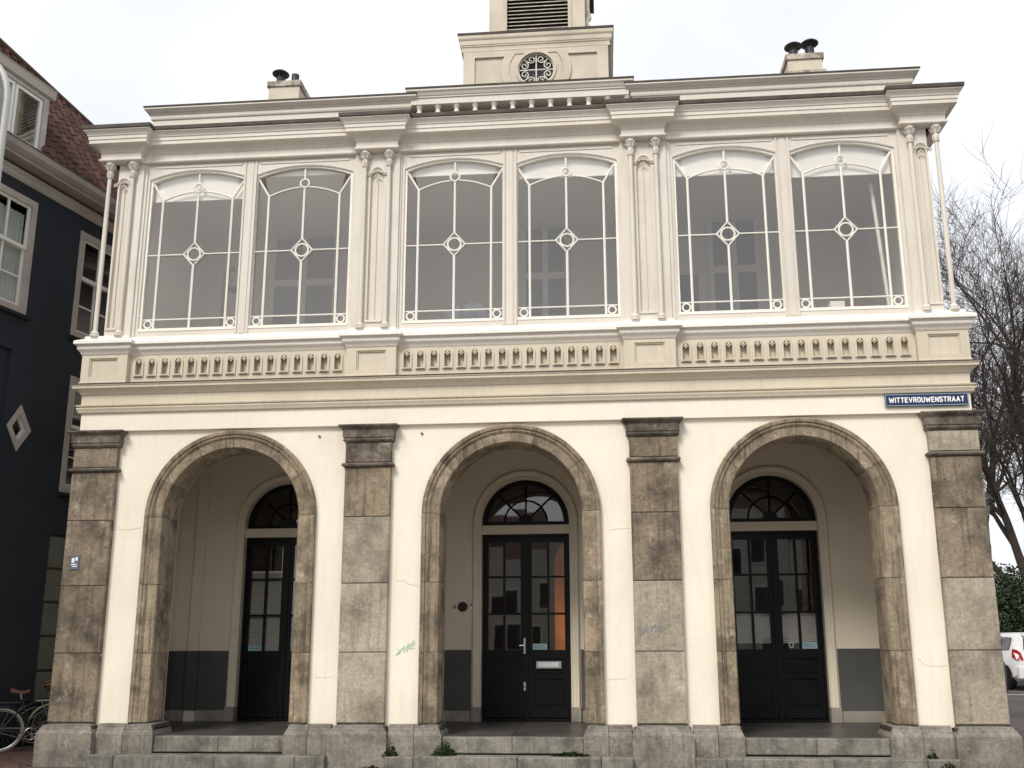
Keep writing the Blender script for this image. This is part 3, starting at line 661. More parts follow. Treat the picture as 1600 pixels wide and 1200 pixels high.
br.plate(pts, [], 6.9, 7.0); br.build('scroll_bracket', M_LOUVRE, belf)
tp = MB(); tp.add([(-1.4, 6.5, 19.2), (1.48, 6.5, 19.2), (1.48, 9.7, 19.2), (-1.4, 9.7, 19.2), (.04, 8.1, 21)], [(0, 3, 2, 1), (0, 1, 4), (1, 2, 4), (2, 3, 4), (3, 0, 4)]); tp.build('tower_roof', M_LEAD, tower)

# chimneys
def chimney(x0, x1, cowls):
    c = MB(); c.box(x0 + .03, x1 - .03, 7.03, 9.0, 11.2, 15.70); ch = c.build('chimney', M_CHIM, GH)
    MB().cbox(x0 - .01, x1 + .01, 6.99, 9.04, 15.66, 15.82, .015, .012).build('chimney_cap', M_ROUGHB, ch)
    MB().cbox(x0 - .0, x1 + .05, 6.985, 9.06, 15.0, 15.36, .012, .01).build('chimney_ledge', M_ROUGHB, ch) if x0 > 0 else MB().cbox(x0 - .02, x1 + .02, 6.985, 9.06, 15.0, 15.27, .012, .01).build('chimney_ledge', M_ROUGHB, ch)
    for x, y, r, hat, h in cowls:
        k = MB(); k.lathe([(r * .5, 0), (r * .5, h)], (x, y, 15.81), 12)
        if hat:
            for q in range(3):
                a = q * 2.1 + .5; k.tube([(x + r * .48 * math.cos(a), y + r * .48 * math.sin(a), 15.81 + h * .6), (x + r * .55 * math.cos(a), y + r * .55 * math.sin(a), 15.81 + h + .13)], .012, 4)
            k.lathe([(r, 0), (r, .015), (r * .7, .07), (r * .3, .11), (.01, .12)], (x, y, 15.81 + h + .11), 20)
        k.build('chimney_cowl', M_ZINC, ch, smooth=True)
chimney(-6.90, -6.04, [(-6.69, 7.35, .22, True, .30), (-6.28, 7.3, .20, False, .34)])
chimney(6.14, 7.03, [(6.40, 7.35, .22, True, .30), (6.80, 7.35, .22, True, .36)])

# ------------------------------------------------------------------ loggia
FZ = .415; BY = 2.70
lw = MB(); holes = [[(b - .80, FZ - .02), (b + .80, FZ - .02), (b + .80, 3.86)] + arc(b, 3.86, .80, 0, PI, 24)[1:-1] + [(b - .80, 3.86)] for b in BX]
lw.plate([(-6.6, FZ - .1), (6.6, FZ - .1), (6.6, 5.6), (-6.6, 5.6)], holes, BY, BY + .25)
lwall = lw.build('loggia_wall', M_LOGGIA, GH)
for a, b_ in ((-6.62, -6.35), (6.35, 6.62)): MB().box(a, b_, .5, BY, FZ - .1, 5.5).build('end_wall', M_LOGGIA, lwall)
MB().box(-6.05, -5.86, BY - .07, BY + .002, FZ, 5.3).build('pilaster_strip', M_LOGGIA, lwall)
# inner face of the front wall (plastered)
MB().plate([(-6.35, FZ - .1), (6.35, FZ - .1), (6.35, 5.4), (-6.35, 5.4)], [arch_loop(x, RI + .05, FZ - .09) for x in BX], .503, .62).build('inner_arcade_face', M_LOGGIA, GH)
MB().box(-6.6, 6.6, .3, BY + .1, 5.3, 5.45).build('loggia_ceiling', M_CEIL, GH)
# floor slabs
fl = MB(); fl.box(-6.6, 6.6, .0, BY + .3, .05, FZ - .012); lfl = fl.build('loggia_floor', M_MORTAR, GH)
sb = MB().cbox(-.545, .545, -.02, .02, -.445, .445, .004).mesh('floor_slab', M_SLAB)
for i in range(12):
    for j in range(3): inst('floor_slab', sb, lfl, (-6.05 + i * 1.1, .50 + j * .9, FZ - .02 + random.uniform(-.002, .002)), (-PI / 2, 0, 0))
# dado, skirting, door surrounds and doors
segs = [(-6.36, BX[0] - .96), (BX[0] + .96, BX[1] - .96), (BX[1] + .96, BX[2] - .96), (BX[2] + .96, 6.36)]
for a, b_ in segs:
    MB().box(a, b_, BY - .012, BY + .01, .60, 1.625).build('dado', M_DADO, lwall)
    n = max(1, round((b_ - a) / 1.0))
    for k in range(n): MB().cbox(a + (b_ - a) * k / n + .003, a + (b_ - a) * (k + 1) / n - .003, BY - .035, BY, FZ + .001, .60, .006).build('skirting_stone', M_SKIRT, lwall)
for s in (-1, 1):
    a, b_ = (-6.352, -6.338) if s < 0 else (6.338, 6.352)
    MB().box(a, b_, .62, BY, .60, 1.625).build('dado', M_DADO, lwall)
    MB().box(-6.352 if s < 0 else 6.315, -6.315 if s < 0 else 6.352, .62, BY - .04, FZ, .60).build('skirting_stone', M_SKIRT, lwall)
MB().box(-6.062, -5.848, BY - .082, BY + .004, .601, 1.6255).build('dado', M_DADO, lwall)
TPROF = [(0, .2), (0, -.03), (.012, -.04), (.03, -.04), (.036, -.028), (.06, -.03), (.085, -.045), (.095, -.06), (.13, -.065), (.15, -.05), (.155, .01)]
TPROF2 = TPROF + [(.12, .2)]
DY = 2.85
def door_bay(xc):
    t = MB(); RD = .785; ZS = 3.86
    J = lambda s, z: (Vector((xc + s * RD, BY, z)), Vector((s, 0, 0)), Vector((0, 1, 0)))
    A = lambda a: (Vector((xc + RD * math.cos(a), BY, ZS + RD * math.sin(a))), Vector((math.cos(a), 0, math.sin(a))), Vector((0, 1, 0)))
    t.sweep([J(1, .66)] + [A(PI * k / 30) for k in range(31)] + [J(-1, .66)], TPROF)
    tr = t.build('door_surround', M_TRIM, lwall)
    for s in (-1, 1):
        l, r = sorted((xc + s * (RD - .005), xc + s * (RD + .17))); MB().cbox(l, r, BY - .085, BY + .1, FZ, .665, .006).build('plinth_block', M_SKIRT, tr)
    MB().box(xc - .79, xc + .79, BY + .06, DY + .06, 3.655, 3.815).build('transom', M_TRIM, tr)
    # the double door
    d = MB(); d.plate([(-.79, FZ), (.79, FZ), (.79, 3.66), (-.79, 3.66)], [[(-.745, FZ + .045), (.745, FZ + .045), (.745, 3.615), (-.745, 3.615)]], DY - .04, DY + .10)
    dr = d.build('double_door', M_BLACK, GH, (xc, 0, 0))
    zr = [1.60, 2.245, 2.895, 3.535]
    for s in (-1, 1):
        xs_ = [(.10, .375), (.415, .68)]
        hs = []
        for a, b_ in xs_:
            for k in range(3): hs.append(([(s * a, zr[k] + .018), (s * b_, zr[k] + .018), (s * b_, zr[k + 1] - .018), (s * a, zr[k + 1] - .018)]))
        pn1 = [(s * .12, 1.26), (s * .66, 1.26), (s * .66, 1.47), (s * .12, 1.47)]; pn2 = [(s * .15, .72), (s * .63, .72), (s * .63, 1.13), (s * .15, 1.13)]
        lf = MB(); lf.plate([(s * .004, .462), (s * .742, .462), (s * .742, 3.612), (s * .004, 3.612)], hs + [pn1, pn2], DY - .0, DY + .055)
        if s > 0: lf.plate([(-.035, .463), (.035, .463), (.035, 3.611), (-.035, 3.611)], [], DY - .022, DY - .001)
        for pn in (pn1, pn2):
            xs2 = sorted((pn[0][0], pn[1][0])); lf.box(xs2[0], xs2[1], DY + .015, DY + .05, pn[0][1], pn[2][1])
            lf.plate([(xs2[0] - .03, pn[0][1] - .03), (xs2[1] + .03, pn[0][1] - .03), (xs2[1] + .03, pn[2][1] + .03), (xs2[0] - .03, pn[2][1] + .03)], [[(xs2[0] - .002, pn[0][1] - .002), (xs2[1] + .002, pn[0][1] - .002), (xs2[1] + .002, pn[2][1] + .002), (xs2[0] - .002, pn[2][1] + .002)]], DY - .02, DY - .0005)
        lf.cbox(min(s * .05, s * .74), max(s * .05, s * .74), DY - .025, DY - .0005, .465, .60, .012)
        lf.build('door_leaf', M_BLACK, dr)
        for h in hs:
            xs2 = sorted((h[0][0], h[1][0])); b2 = MB(); hx = (xs2[1] - xs2[0]) / 2 + .004; hz = (h[2][1] - h[0][1]) / 2 + .004
            b2.add([(-hx, 0, -hz), (hx, 0, -hz), (hx, 0, hz), (-hx, 0, hz)], [(0, 1, 2, 3)])
            o = b2.build('pane', M_DGLASS, dr, ((xs2[0] + xs2[1]) / 2, DY + .03, (h[0][1] + h[2][1]) / 2)); o.rotation_euler = (random.uniform(-.006, .006), 0, random.uniform(-.008, .008))
    # fanlight
    f_ = MB(); out = [(-.79, 3.81), (.79, 3.81), (.79, 3.86)] + arc(0, 3.86, .79, 0, PI, 28)[1:-1] + [(-.79, 3.86)]
    inn = [(-.68, 3.885), (.68, 3.885)] + arc(0, 3.87, .68, .03, PI - .03, 24)
    f_.plate(out, [inn], DY - .03, DY + .06)
    for k in range(1, 4):
        a = PI * k / 4; f_.tube([(.13 * math.cos(a), DY + .01, 3.885 + .13 * math.sin(a)), (.7 * math.cos(a), DY + .01, 3.87 + .7 * math.sin(a))], .017, 4)
    f_.tube([(x, DY + .01, z) for x, z in arc(0, 3.885, .385, 0, PI, 20)], .017, 4)
    f_.plate([(x, z) for x, z in arc(0, 3.886, .13, 0, PI, 12)], [], DY - .015, DY + .03)
    fo_ = f_.build('fanlight', M_BLACK, dr)
    for k in range(4):
        a0, a1 = PI * k / 4, PI * (k + 1) / 4
        for r0, r1 in ((.13, .385), (.385, .685)):
            poly = [(r0 * math.cos(a), 3.885 + r0 * math.sin(a)) for a in (a0, a1)]
            poly = arc(0, 3.885, r0, a0, a1, 5) + arc(0, 3.885, r1, a1, a0, 6)
            cx = sum(p[0] for p in poly) / len(poly); cz = sum(p[1] for p in poly) / len(poly)
            b2 = MB(); b2.add([(x - cx, 0, z - cz) for x, z in poly], [tuple(range(len(poly)))])
            o = b2.build('pane', M_DGLASS, fo_, (cx, DY + .012, cz)); o.rotation_euler = (random.uniform(-.01, .01), 0, random.uniform(-.015, .015))
    return dr
doors = [door_bay(b) for b in BX]
# fittings of the middle door
d1 = doors[1]
hp = MB(); hp.cbox(-.052, -.012, DY - .04, DY - .022, 1.555, 1.825, .004); hp.tube([(-.03, DY - .04, 1.70), (-.03, DY - .085, 1.70), (-.12, DY - .085, 1.695)], .012, 8); hp.lathe([(.012, 0), (.012, .02)], (-.032, DY - .05, 1.60), 8); hp.build('door_handle', M_STEEL, d1)
hp = MB(); hp.cbox(-.052, -.012, DY - .04, DY - .022, .93, 1.075, .004); hp.lathe([(.014, 0), (.01, .02)], (-.032, DY - .05, .99), 8); hp.build('lock_plate', M_STEEL, d1)
lb = MB(); lb.cbox(.17, .615, DY - .035, DY - .018, 1.30, 1.43, .006); lb.build('letter_box', M_STEEL, d1)
MB().cbox(.22, .565, DY - .045, DY - .036, 1.325, 1.405, .005).build('letter_flap', M_SIGNW, d1)
def sticker(door, x0, x1, z0, z1):
    o = MB().box(x0, x1, DY + .022, DY + .027, z0, z1).build('sticker', M_PALEBLUE, door)
    k = MB()
    for r_ in range(2):
        x = x0 + .03
        while x < x1 - .04:
            l = random.uniform(.015, .04); k.box(x, min(x + l, x1 - .02), DY + .0195, DY + .0215, z1 - .04 - r_ * .035, z1 - .03 - r_ * .035); x += l + .012
    tag(k.build('sticker_print', M_PLQ, door), kind='stuff')
sticker(d1, .11, .36, 1.625, 1.725); sticker(doors[2], .42, .675, 1.625, 1.73); sticker(doors[0], -.67, -.42, 1.62, 1.73)
rk = MB(); rk.tube([(.235 + .035 * math.cos(2 * PI * k / 16), DY + .02, 1.69 + .045 * math.sin(2 * PI * k / 16)) for k in range(16)], .008, 5, closed=True); rk.build('round_sticker', M_SIGNW, doors[2])
# rooms behind the doors
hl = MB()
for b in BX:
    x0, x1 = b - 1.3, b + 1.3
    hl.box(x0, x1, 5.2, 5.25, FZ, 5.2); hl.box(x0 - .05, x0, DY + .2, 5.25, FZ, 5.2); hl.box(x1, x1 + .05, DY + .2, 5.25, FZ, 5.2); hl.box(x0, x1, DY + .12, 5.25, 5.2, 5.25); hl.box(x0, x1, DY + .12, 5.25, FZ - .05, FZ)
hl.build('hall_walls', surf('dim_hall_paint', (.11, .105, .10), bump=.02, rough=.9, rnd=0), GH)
op = MB(); op.plate([(.55, FZ), (1.15, FZ), (1.15, 3.2)] + [(.85 + .0 + .3 * math.cos(a), 3.2 + .3 * math.sin(a)) for a in [PI * k / 10 for k in range(1, 10)]] + [(.55, 3.2)], [], 4.0, 4.05)
op = MB(); ax = .95; op.plate([(ax - .5, FZ), (ax + .5, FZ), (ax + .5, 3.25)] + [(ax + .5 * math.cos(a), 3.25 + .5 * math.sin(a)) for a in [PI * k / 12 for k in range(1, 12)]] + [(ax - .5, 3.25)], [], 4.3, 4.35)
op.box(ax - .5, ax + .5, 4.285, 4.30, 2.98, 3.06)
op.build('inner_arched_door', M_ORANGE, GH)
hd = bpy.data.lights.new('hall_lamp', 'POINT'); hd.energy = 20; hd.color = (1, .72, .42); hd.shadow_soft_size = .12
ho = bpy.data.objects.new('hall_lamp', hd); COL.objects.link(ho); ho.location = (1.26, 3.95, 2.0)
# slatted blinds behind the outer doors
def venetian(xc, z0, z1, label):
    t = empty('venetian_blind', (xc, DY + .078, z0), 0, label, 'blind', 'venetian blinds behind the outer doors')
    for s in (-1, 1):
        k = MB(); z = 0
        while z < z1 - z0:
            k.add([(s * .07, -.014, z), (s * .70, -.014, z), (s * .70, .012, z + .026), (s * .07, .012, z + .026)], [(0, 1, 2, 3)]); z += .03
        q = k.build('slat_set', M_DBLIND, t); q['kind'] = 'stuff'
        MB().box(*(sorted((s * .07, s * .70))), -.014, .012, z1 - z0, z1 - z0 + .03).build('head_rail', M_DBLIND, t)
venetian(BX[0], 1.62, 3.02, 'tall white slatted blind behind the panes of the left black door')
venetian(BX[2], 1.72, 2.23, 'short white slatted blind in the lowest panes of the right black door')
# potted plant behind the right door
pp_ = empty('potted_plant', (BX[2] + .55, DY + .25, 2.22), 0, 'small leafy plant behind a pane of the right black door', 'plant')
k = MB(); rr = random.Random(3)
for i in range(60):
    a = rr.uniform(0, 2 * PI); r0 = rr.uniform(0, .12); z = .08 + rr.uniform(0, .24); p = Vector((r0 * math.cos(a), r0 * math.sin(a), z)); d_ = Vector((math.cos(a), math.sin(a), rr.uniform(-.4, .6))) * .07; sd_ = d_.cross(Vector((0, 0, 1))).normalized() * .018
    k.add([p, p + d_ * .5 + sd_, p + d_, p + d_ * .5 - sd_], [(0, 1, 2, 3)])
k.build('leaves', M_WEED, pp_); MB().lathe([(.05, 0), (.07, .1), (.075, .11)], n=12).build('pot', M_SADDLE, pp_); MB().box(-.25, .2, -.12, .12, -.03, -.002).build('shelf', M_DARKIN, pp_)

# steps
def steps(xc, xl, xr, pl, prr):
    u_ = MB(); u_.box(xl + .02, xr - .02, -.02, .4, .0, .395); up_ = u_.build('upper_step', M_MORTAR, GH)
    n = 2
    for k in range(n): MB().cbox(xl + (xr - xl) * k / n + .002, xl + (xr - xl) * (k + 1) / n - .002, -.10, .06, .19, FZ - .003, .012, .004).build('step_stone', M_STEP, up_)
    l_ = MB(); l_.box(pl + .02, prr - .02, -.3, .1, -.05, .155); lo_ = l_.build('lower_step', M_MORTAR, GH)
    cuts = [pl, pl + .42, xc + .12, prr - .44, prr]
    for k in range(4): MB().cbox(cuts[k] + .003, cuts[k + 1] - .003, -.36, .0, -.06, .168 + random.uniform(-.003, .003), .014, .004).build('step_stone', M_STEP, lo_)
XL = [BX[0] - .93, BX[1] - 1.0, BX[2] - 1.04]; XR = [BX[0] + 1.05, BX[1] + 1.05, BX[2] + .95]
for i in range(3): steps(BX[i], XL[i], XR[i], PX[i] + .43, PX[i + 1] - .43)

# ------------------------------------------------------------------ upper room
rm = MB(); RX = UW - .15; RY = 3.3
rm.plate([(-RX, 6.2), (RX, 6.2), (RX, 9.8), (-RX, 9.8)], [], RY, RY + .1)
rm.build('room_back_wall', M_ROOM, GH)
MB().box(-RX, RX, .16, RY, 9.79, 9.85).build('room_ceiling', M_RCEIL, GH)
MB().box(-RX, RX, .16, RY, 6.10, 6.2).build('room_floor', M_SKIRT, GH)
q = MB(); q.box(-RX, -RX + .02, .17, RY, 6.2, 9.79); q.box(RX - .02, RX, .17, RY, 6.2, 9.79); q.box(-2.26, -2.18, .17, RY, 6.2, 9.79); q.box(2.18, 2.26, .17, RY, 6.2, 9.79); q.build('room_side_wall', M_ROOM, GH)
def inner_window(xc, z0, z1, hw, zt):
    f_ = MB(); f_.plate([(-hw - .1, z0), (hw + .1, z0), (hw + .1, z1 + .01), (-hw - .1, z1 + .01)], [[(-hw, z0 + .05), (hw, z0 + .05), (hw, z1), (-hw, z1)]], -.05, .0)
    f_.box(-hw, hw, -.04, -.002, zt - .07, zt + .07); f_.box(-.055, .055, -.035, -.002, z0 + .05, z1)
    o = f_.build('inner_window', M_WHITE, GH, (xc, RY - .001, 0)); MB().box(-hw, hw, -.012, -.003, z0 + .05, z1).build('pane', M_DPANE, o)
inner_window(-4.46, 7.1, 9.77, .60, 8.81); inner_window(.39, 7.1, 9.77, .38, 8.78); inner_window(4.06, 7.1, 9.77, .40, 8.78)
# roller blinds
LB = ['white roller blind pulled lowest, in the leftmost upper window', 'thin strip of white roller blind in the second upper window from the left', 'narrow white roller blind in the left middle upper window', 'white roller blind in the right middle upper window beside the third column pair', 'white roller blind in the upper window directly above the right arch crown', 'deep white roller blind in the rightmost upper window']
for x, zb, lab in zip(WX, [9.12, 9.50, 9.385, 9.26, 9.18, 9.08], LB):
    t = empty('roller_blind', (x, .13, 9.68), 0, lab, 'blind', 'roller blinds in the upper windows')
    MB().box(-.79, .79, -.003, .003, zb - 9.68, 0).build('blind_fabric', M_BLIND, t)
    MB().box(-.79, .79, -.012, .012, zb - 9.68 - .022, zb - 9.68).build('bottom_bar', M_BLIND, t)
    b_ = MB(); b_.tube([(-.79, 0, .02), (.79, 0, .02)], .025, 8); b_.build('roller', M_BLIND, t)
# things on the upper window ledges
la = empty('arched_floor_lamp', (-5.0, .75, 6.2), 0, 'dark arched floor lamp seen through the leftmost upper window', 'lamp')
b_ = MB(); b_.tube([(-.02, 0, 0), (-.03, 0, 1.6), (-.02, 0, 1.82), (.04, 0, 1.93), (.12, 0, 1.9)], .05, 8); b_.build('lamp_stem', M_DARKIN, la, smooth=True)
b_ = MB(); b_.lathe([(.20, 0), (.17, .14), (.05, .30), (.02, .32)], (.24, 0, 1.50), 14); b_.build('lamp_shade', M_DARKIN, la, smooth=True)
MB().lathe([(.2, 0), (.2, .03), (.05, .05)], n=14).build('lamp_foot', M_DARKIN, la)
def lump(name, c, sx, sy, sz, mat, seed, label, cat):
    rr = random.Random(seed); b_ = MB(); n1, n2 = 20, 8
    vs = [(0, 0, sz)]
    for j in range(1, n2 + 1):
        for i in range(n1):
            a = 2 * PI * i / n1; ph = PI / 2 * j / n2; q_ = 1 + .35 * math.sin(3 * a + seed) * math.sin(ph * 2) + rr.uniform(-.12, .12)
            vs.append((sx * math.sin(ph) * math.cos(a) * q_, sy * math.sin(ph) * math.sin(a) * q_, sz * math.cos(ph) * (1 + rr.uniform(-.25, .25)) if j < n2 else 0))
    fs = [(0, 1 + i, 1 + (i + 1) % n1) for i in range(n1)] + [(1 + j * n1 + i, 1 + (j + 1) * n1 + i, 1 + (j + 1) * n1 + (i + 1) % n1, 1 + j * n1 + (i + 1) % n1) for j in range(n2 - 1) for i in range(n1)]
    b_.add(vs, fs); o = b_.build(name, mat, None, c, smooth=True); tag(o, label, cat); return o
lg = MB(); lg.box(-RX + .02, RX - .02, .17, .55, 6.70, 6.745); lg.build('window_ledge', M_WHITE, GH)
lump('cloth_heap', (-.72, .38, 6.747), .5, .13, .40, M_CLOTH, 5, 'heap of grey blue cloth on the ledge of the left middle upper window', 'cloth')
lump('dark_bag', (-4.05, .4, 6.747), .16, .1, .17, M_DARKIN, 9, 'small dark bag in the corner of the second upper window', 'bag')
ch_ = empty('office_chair', (2.9, 1.0, 6.55), 0, 'dark office chair back behind the upper window over the right arch', 'chair')
MB().cbox(-.2, .2, -.04, .04, .6, 1.25, .03).build('backrest', M_DARKIN, ch_); MB().cbox(-.22, .22, -.2, .25, .44, .52, .02).build('seat', M_DARKIN, ch_); b_ = MB(); b_.tube([(0, 0, 0), (0, 0, .45)], .03, 8); b_.build('stem', M_DARKIN, ch_)
b_ = MB(); b_.cbox(-.115, .115, -.09, .09, 0, .25, .006); tag(b_.build('white_box', M_WHITE, None, (5.18, .38, 6.747)), 'small white box on the ledge of the rightmost upper window', 'box')
b_ = MB(); b_.lathe([(.06, 0), (.08, .04), (.13, .10), (.16, .17), (.15, .17), (.12, .11), (.0, .06)], n=20); tag(b_.build('bowl', M_RED, None, (5.47, .38, 6.747), smooth=True), 'dull red bowl beside the white box in the rightmost upper window', 'bowl')
b_ = MB(); b_.tube([(5.89, .42, 9.05), (6.0, .36, 6.75)], .03, 8); tag(b_.build('slanted_white_line', M_WHITE), 'white slanted line inside the rightmost upper window', 'pole')  # slanted white line behind the rightmost panes, drawn as a thin tube

# ------------------------------------------------------------------ small things on the facade
sg = empty('street_sign', (6.263, -.098, 5.258), 0, 'blue enamel street name sign reading WITTEVROUWENSTRAAT at the right corner', 'sign')
MB().cbox(-.607, .607, -.012, .0, -.095, .095, .006).build('sign_plate', M_SIGNB, sg)
MB().plate([(-.600, -.088), (.600, -.088), (.600, .088), (-.600, .088)], [[(-.593, -.081), (.593, -.081), (.593, .081), (-.593, .081)]], -.0145, -.0125).build('sign_border', M_PALEBLUE, sg)
GL = {'W': [[(0, 1), (.22, 0), (.5, .8), (.78, 0), (1, 1)]], 'I': [[(.5, 0), (.5, 1)]], 'T': [[(0, 1), (1, 1)], [(.5, 0), (.5, 1)]], 'E': [[(1, 1), (0, 1), (0, 0), (1, 0)], [(0, .52), (.85, .52)]],
      'V': [[(0, 1), (.5, 0), (1, 1)]], 'R': [[(0, 0), (0, 1), (.8, 1), (1, .88), (1, .62), (.8, .48), (0, .48)], [(.5, .48), (1, 0)]], 'O': [[(.2, 0), (0, .18), (0, .82), (.2, 1), (.8, 1), (1, .82), (1, .18), (.8, 0), (.2, 0)]],
      'U': [[(0, 1), (0, .18), (.2, 0), (.8, 0), (1, .18), (1, 1)]], 'N': [[(0, 0), (0, 1), (1, 0), (1, 1)]], 'S': [[(1, .86), (.8, 1), (.2, 1), (0, .86), (0, .64), (.2, .52), (.8, .48), (1, .36), (1, .14), (.8, 0), (.2, 0), (0, .14)]], 'A': [[(0, 0), (.5, 1), (1, 0)], [(.2, .3), (.8, .3)]]}
word = 'WITTEVROUWENSTRAAT'; wd = {'W': .066, 'I': .004, 'T': .040, 'E': .036, 'A': .046, 'V': .046}
ST, H_ = .0165, .084
tot = sum(wd.get(c, .040) + ST + .0085 for c in word); xq = -tot / 2; lt = MB()
for c in word:
    wq = wd.get(c, .040)
    for stroke in GL[c]:
        P_ = [(xq + ST / 2 + a * wq, -H_ / 2 + ST / 2 + b_ * (H_ - ST)) for a, b_ in stroke]
        for (ax_, az_), (bx_, bz_) in zip(P_, P_[1:]):
            dx, dz = bx_ - ax_, bz_ - az_; l_ = math.hypot(dx, dz); ux, uz = dx / l_, dz / l_; e = ST * .32
            ax2, az2, bx2, bz2 = ax_ - ux * e, az_ - uz * e, bx_ + ux * e, bz_ + uz * e; nx_, nz_ = -uz * ST / 2, ux * ST / 2
            y_ = -.0148 - .00002 * (len(lt.f) % 7)
            lt.add([(ax2 + nx_, y_, az2 + nz_), (ax2 - nx_, y_, az2 - nz_), (bx2 - nx_, y_, bz2 - nz_), (bx2 + nx_, y_, bz2 + nz_)], [(0, 1, 2, 3)])
    xq += wq + ST + .0085
lo_ = lt.build('sign_lettering', M_SIGNW, sg); lo_.scale = (1.1 / tot, 1, 1)
pq = empty('wall_plaque', (-6.765, -.104, 2.98), 0, 'small slate blue plaque on the leftmost stone pilaster', 'plaque')
MB().cbox(-.078, .078, -.012, 0, -.11, .11, .004).build('plate', M_PLQ, pq)
b_ = MB(); b_.box(-.045, .0, -.0135, -.0125, -.0, .07); b_.box(.015, .05, -.0135, -.0125, .03, .085); b_.box(-.05, .04, -.0135, -.0125, -.035, -.02); b_.box(-.03, .05, -.0135, -.0125, -.065, -.05); b_.build('plate_print', M_SIGNW, pq)
b_ = MB(); b_.lathe([(.088, 0), (.088, .012), (.075, .03), (.07, .03), (.06, .02), (.0, .022)], n=24); o = b_.build('round_bell_plate', M_REDBELL, None, (-1.10, BY, 2.37)); o.rotation_euler = (PI / 2, 0, 0); tag(o, 'round dark red wall disc left of the middle door', 'wall disc')
db = empty('intercom', (-.945, BY, 2.375), 0, 'small pale intercom between the dark disc and the middle door', 'intercom')
MB().cbox(-.03, .03, -.02, 0, -.055, .06, .005).build('case', M_SIGNW, db); MB().box(-.018, .018, -.023, -.0205, .01, .04).build('lens', M_DARKIN, db)
b_ = MB(); b_.cbox(-.03, .03, -.012, 0, -.03, .03, .004); tag(b_.build('name_plate', M_SKIRT, None, (-1.245, BY, 2.37)), 'small dull plate left of the round dark red disc', 'plate')
# spray tags
def tagspray(cx, cz, y, mat, seed, w_, h_, par, n=7):
    rr = random.Random(seed); k = MB()
    for i in range(n):
        x0 = cx - w_ / 2 + w_ * i / n; zt = cz + (i / n - .5) * h_ * .5
        pts = [(x0 + rr.uniform(-.02, .05) + .02 * math.sin(j * 1.7 + i), y, zt + h_ * .3 * math.cos(j * 1.3 + i * .8) + rr.uniform(-.02, .02)) for j in range(5)]
        k.tube(pts, .0055, 4)
    k.build('graffiti', mat, par)
tagspray(-1.55, 1.68, -.002, M_MINT, 4, .26, .22, wall)
tagspray(2.12, 1.93, -.104, M_GREYSPRAY, 8, .40, .16, [c for c in GH.children if c.name.startswith('pilaster')][2], 8)
# weeds in the joints
def weed(x, y, z, sx, sz, n, seed, label):
    rr = random.Random(seed); k = MB()
    for i in range(n):
        a = rr.uniform(0, 2 * PI); q_ = rr.random() ** .7; p = Vector((x + sx * q_ * math.cos(a), y + .06 * q_ * math.sin(a) - .02, z + sz * (1 - q_) * rr.random() ** .6))
        d_ = Vector((math.cos(a), math.sin(a) * .8 - .3, rr.uniform(-.3, .9))).normalized() * rr.uniform(.025, .05); s_ = d_.cross(Vector((rr.random(), rr.random(), 1))).normalized() * .012
        k.add([p, p + d_ * .5 + s_, p + d_, p + d_ * .5 - s_], [(0, 1, 2, 3)])
        if i % 4 == 0: k.tube([(x, y, z - .02), p], .0025, 3, cap=False)
    tag(k.build('weed', M_WEED), label, 'plant', 'weeds in the step joints')
weed(-1.70, -.22, .165, .09, .20, 230, 1, 'upright weed in the corner right of the second pilaster plinth')
weed(-.93, -.16, .165, .17, .24, 420, 2, 'leafy weed against the plinth left of the middle steps')
weed(.88, -.14, .165, .26, .07, 360, 3, 'low spreading weed on the right end of the middle steps')
weed(5.83, -.2, .165, .06, .12, 90, 4, 'tiny weed at a plinth joint right of the right steps')
weed(5.98, -.40, .0, .16, .17, 220, 5, 'weed at the foot of the steps beside the rightmost plinth')
weed(-1.95, -.38, .0, .2, .05, 160, 6, 'low weed at the ground in front of the second plinth')

# ------------------------------------------------------------------ blue house at the left
ROTB = math.atan2(.975, .221)
BH = empty('blue_house', (-9.5, 0, 0), ROTB, 'dark slate blue house with red tiled roof and dormer left of the guardhouse', 'house')
wins = [(.38, 1.62, 7.66, 9.92, 0), (2.74, 3.95, 7.64, 9.86, 1), (2.86, 4.05, 4.57, 6.87, 2), (.1, 1.3, 3.9, 3.95, 9)]
bw = MB(); holes = [[(a, z0), (b_, z0), (b_, z1), (a, z1)] for a, b_, z0, z1, k in wins[:3]] + [[(2.76, .02), (3.95, .02), (3.95, 3.78), (2.76, 3.78)]]
dia = [(1.75, 5.15), (2.03, 5.58), (1.75, 6.01), (1.48, 5.58)]
rec = [(.05, 3.9), (1.42, 3.9), (1.42, 6.97), (.05, 6.97)]
bw.plate([(-7, 0), (6.5, 0), (6.5, 10.4), (-7, 10.4)], holes + [dia, rec], 0, .25); bw.box(-7, 6.5, .25, 7, 0, 10.4) if False else None
bw.box(.05, 1.42, .06, .2, 3.9, 6.97)
hw_ = bw.build('house_wall', M_BLUEW, BH)
MB().box(-7, 6.5, .9, 7, 0, 10.4).build('house_interior', M_DARKIN, BH)
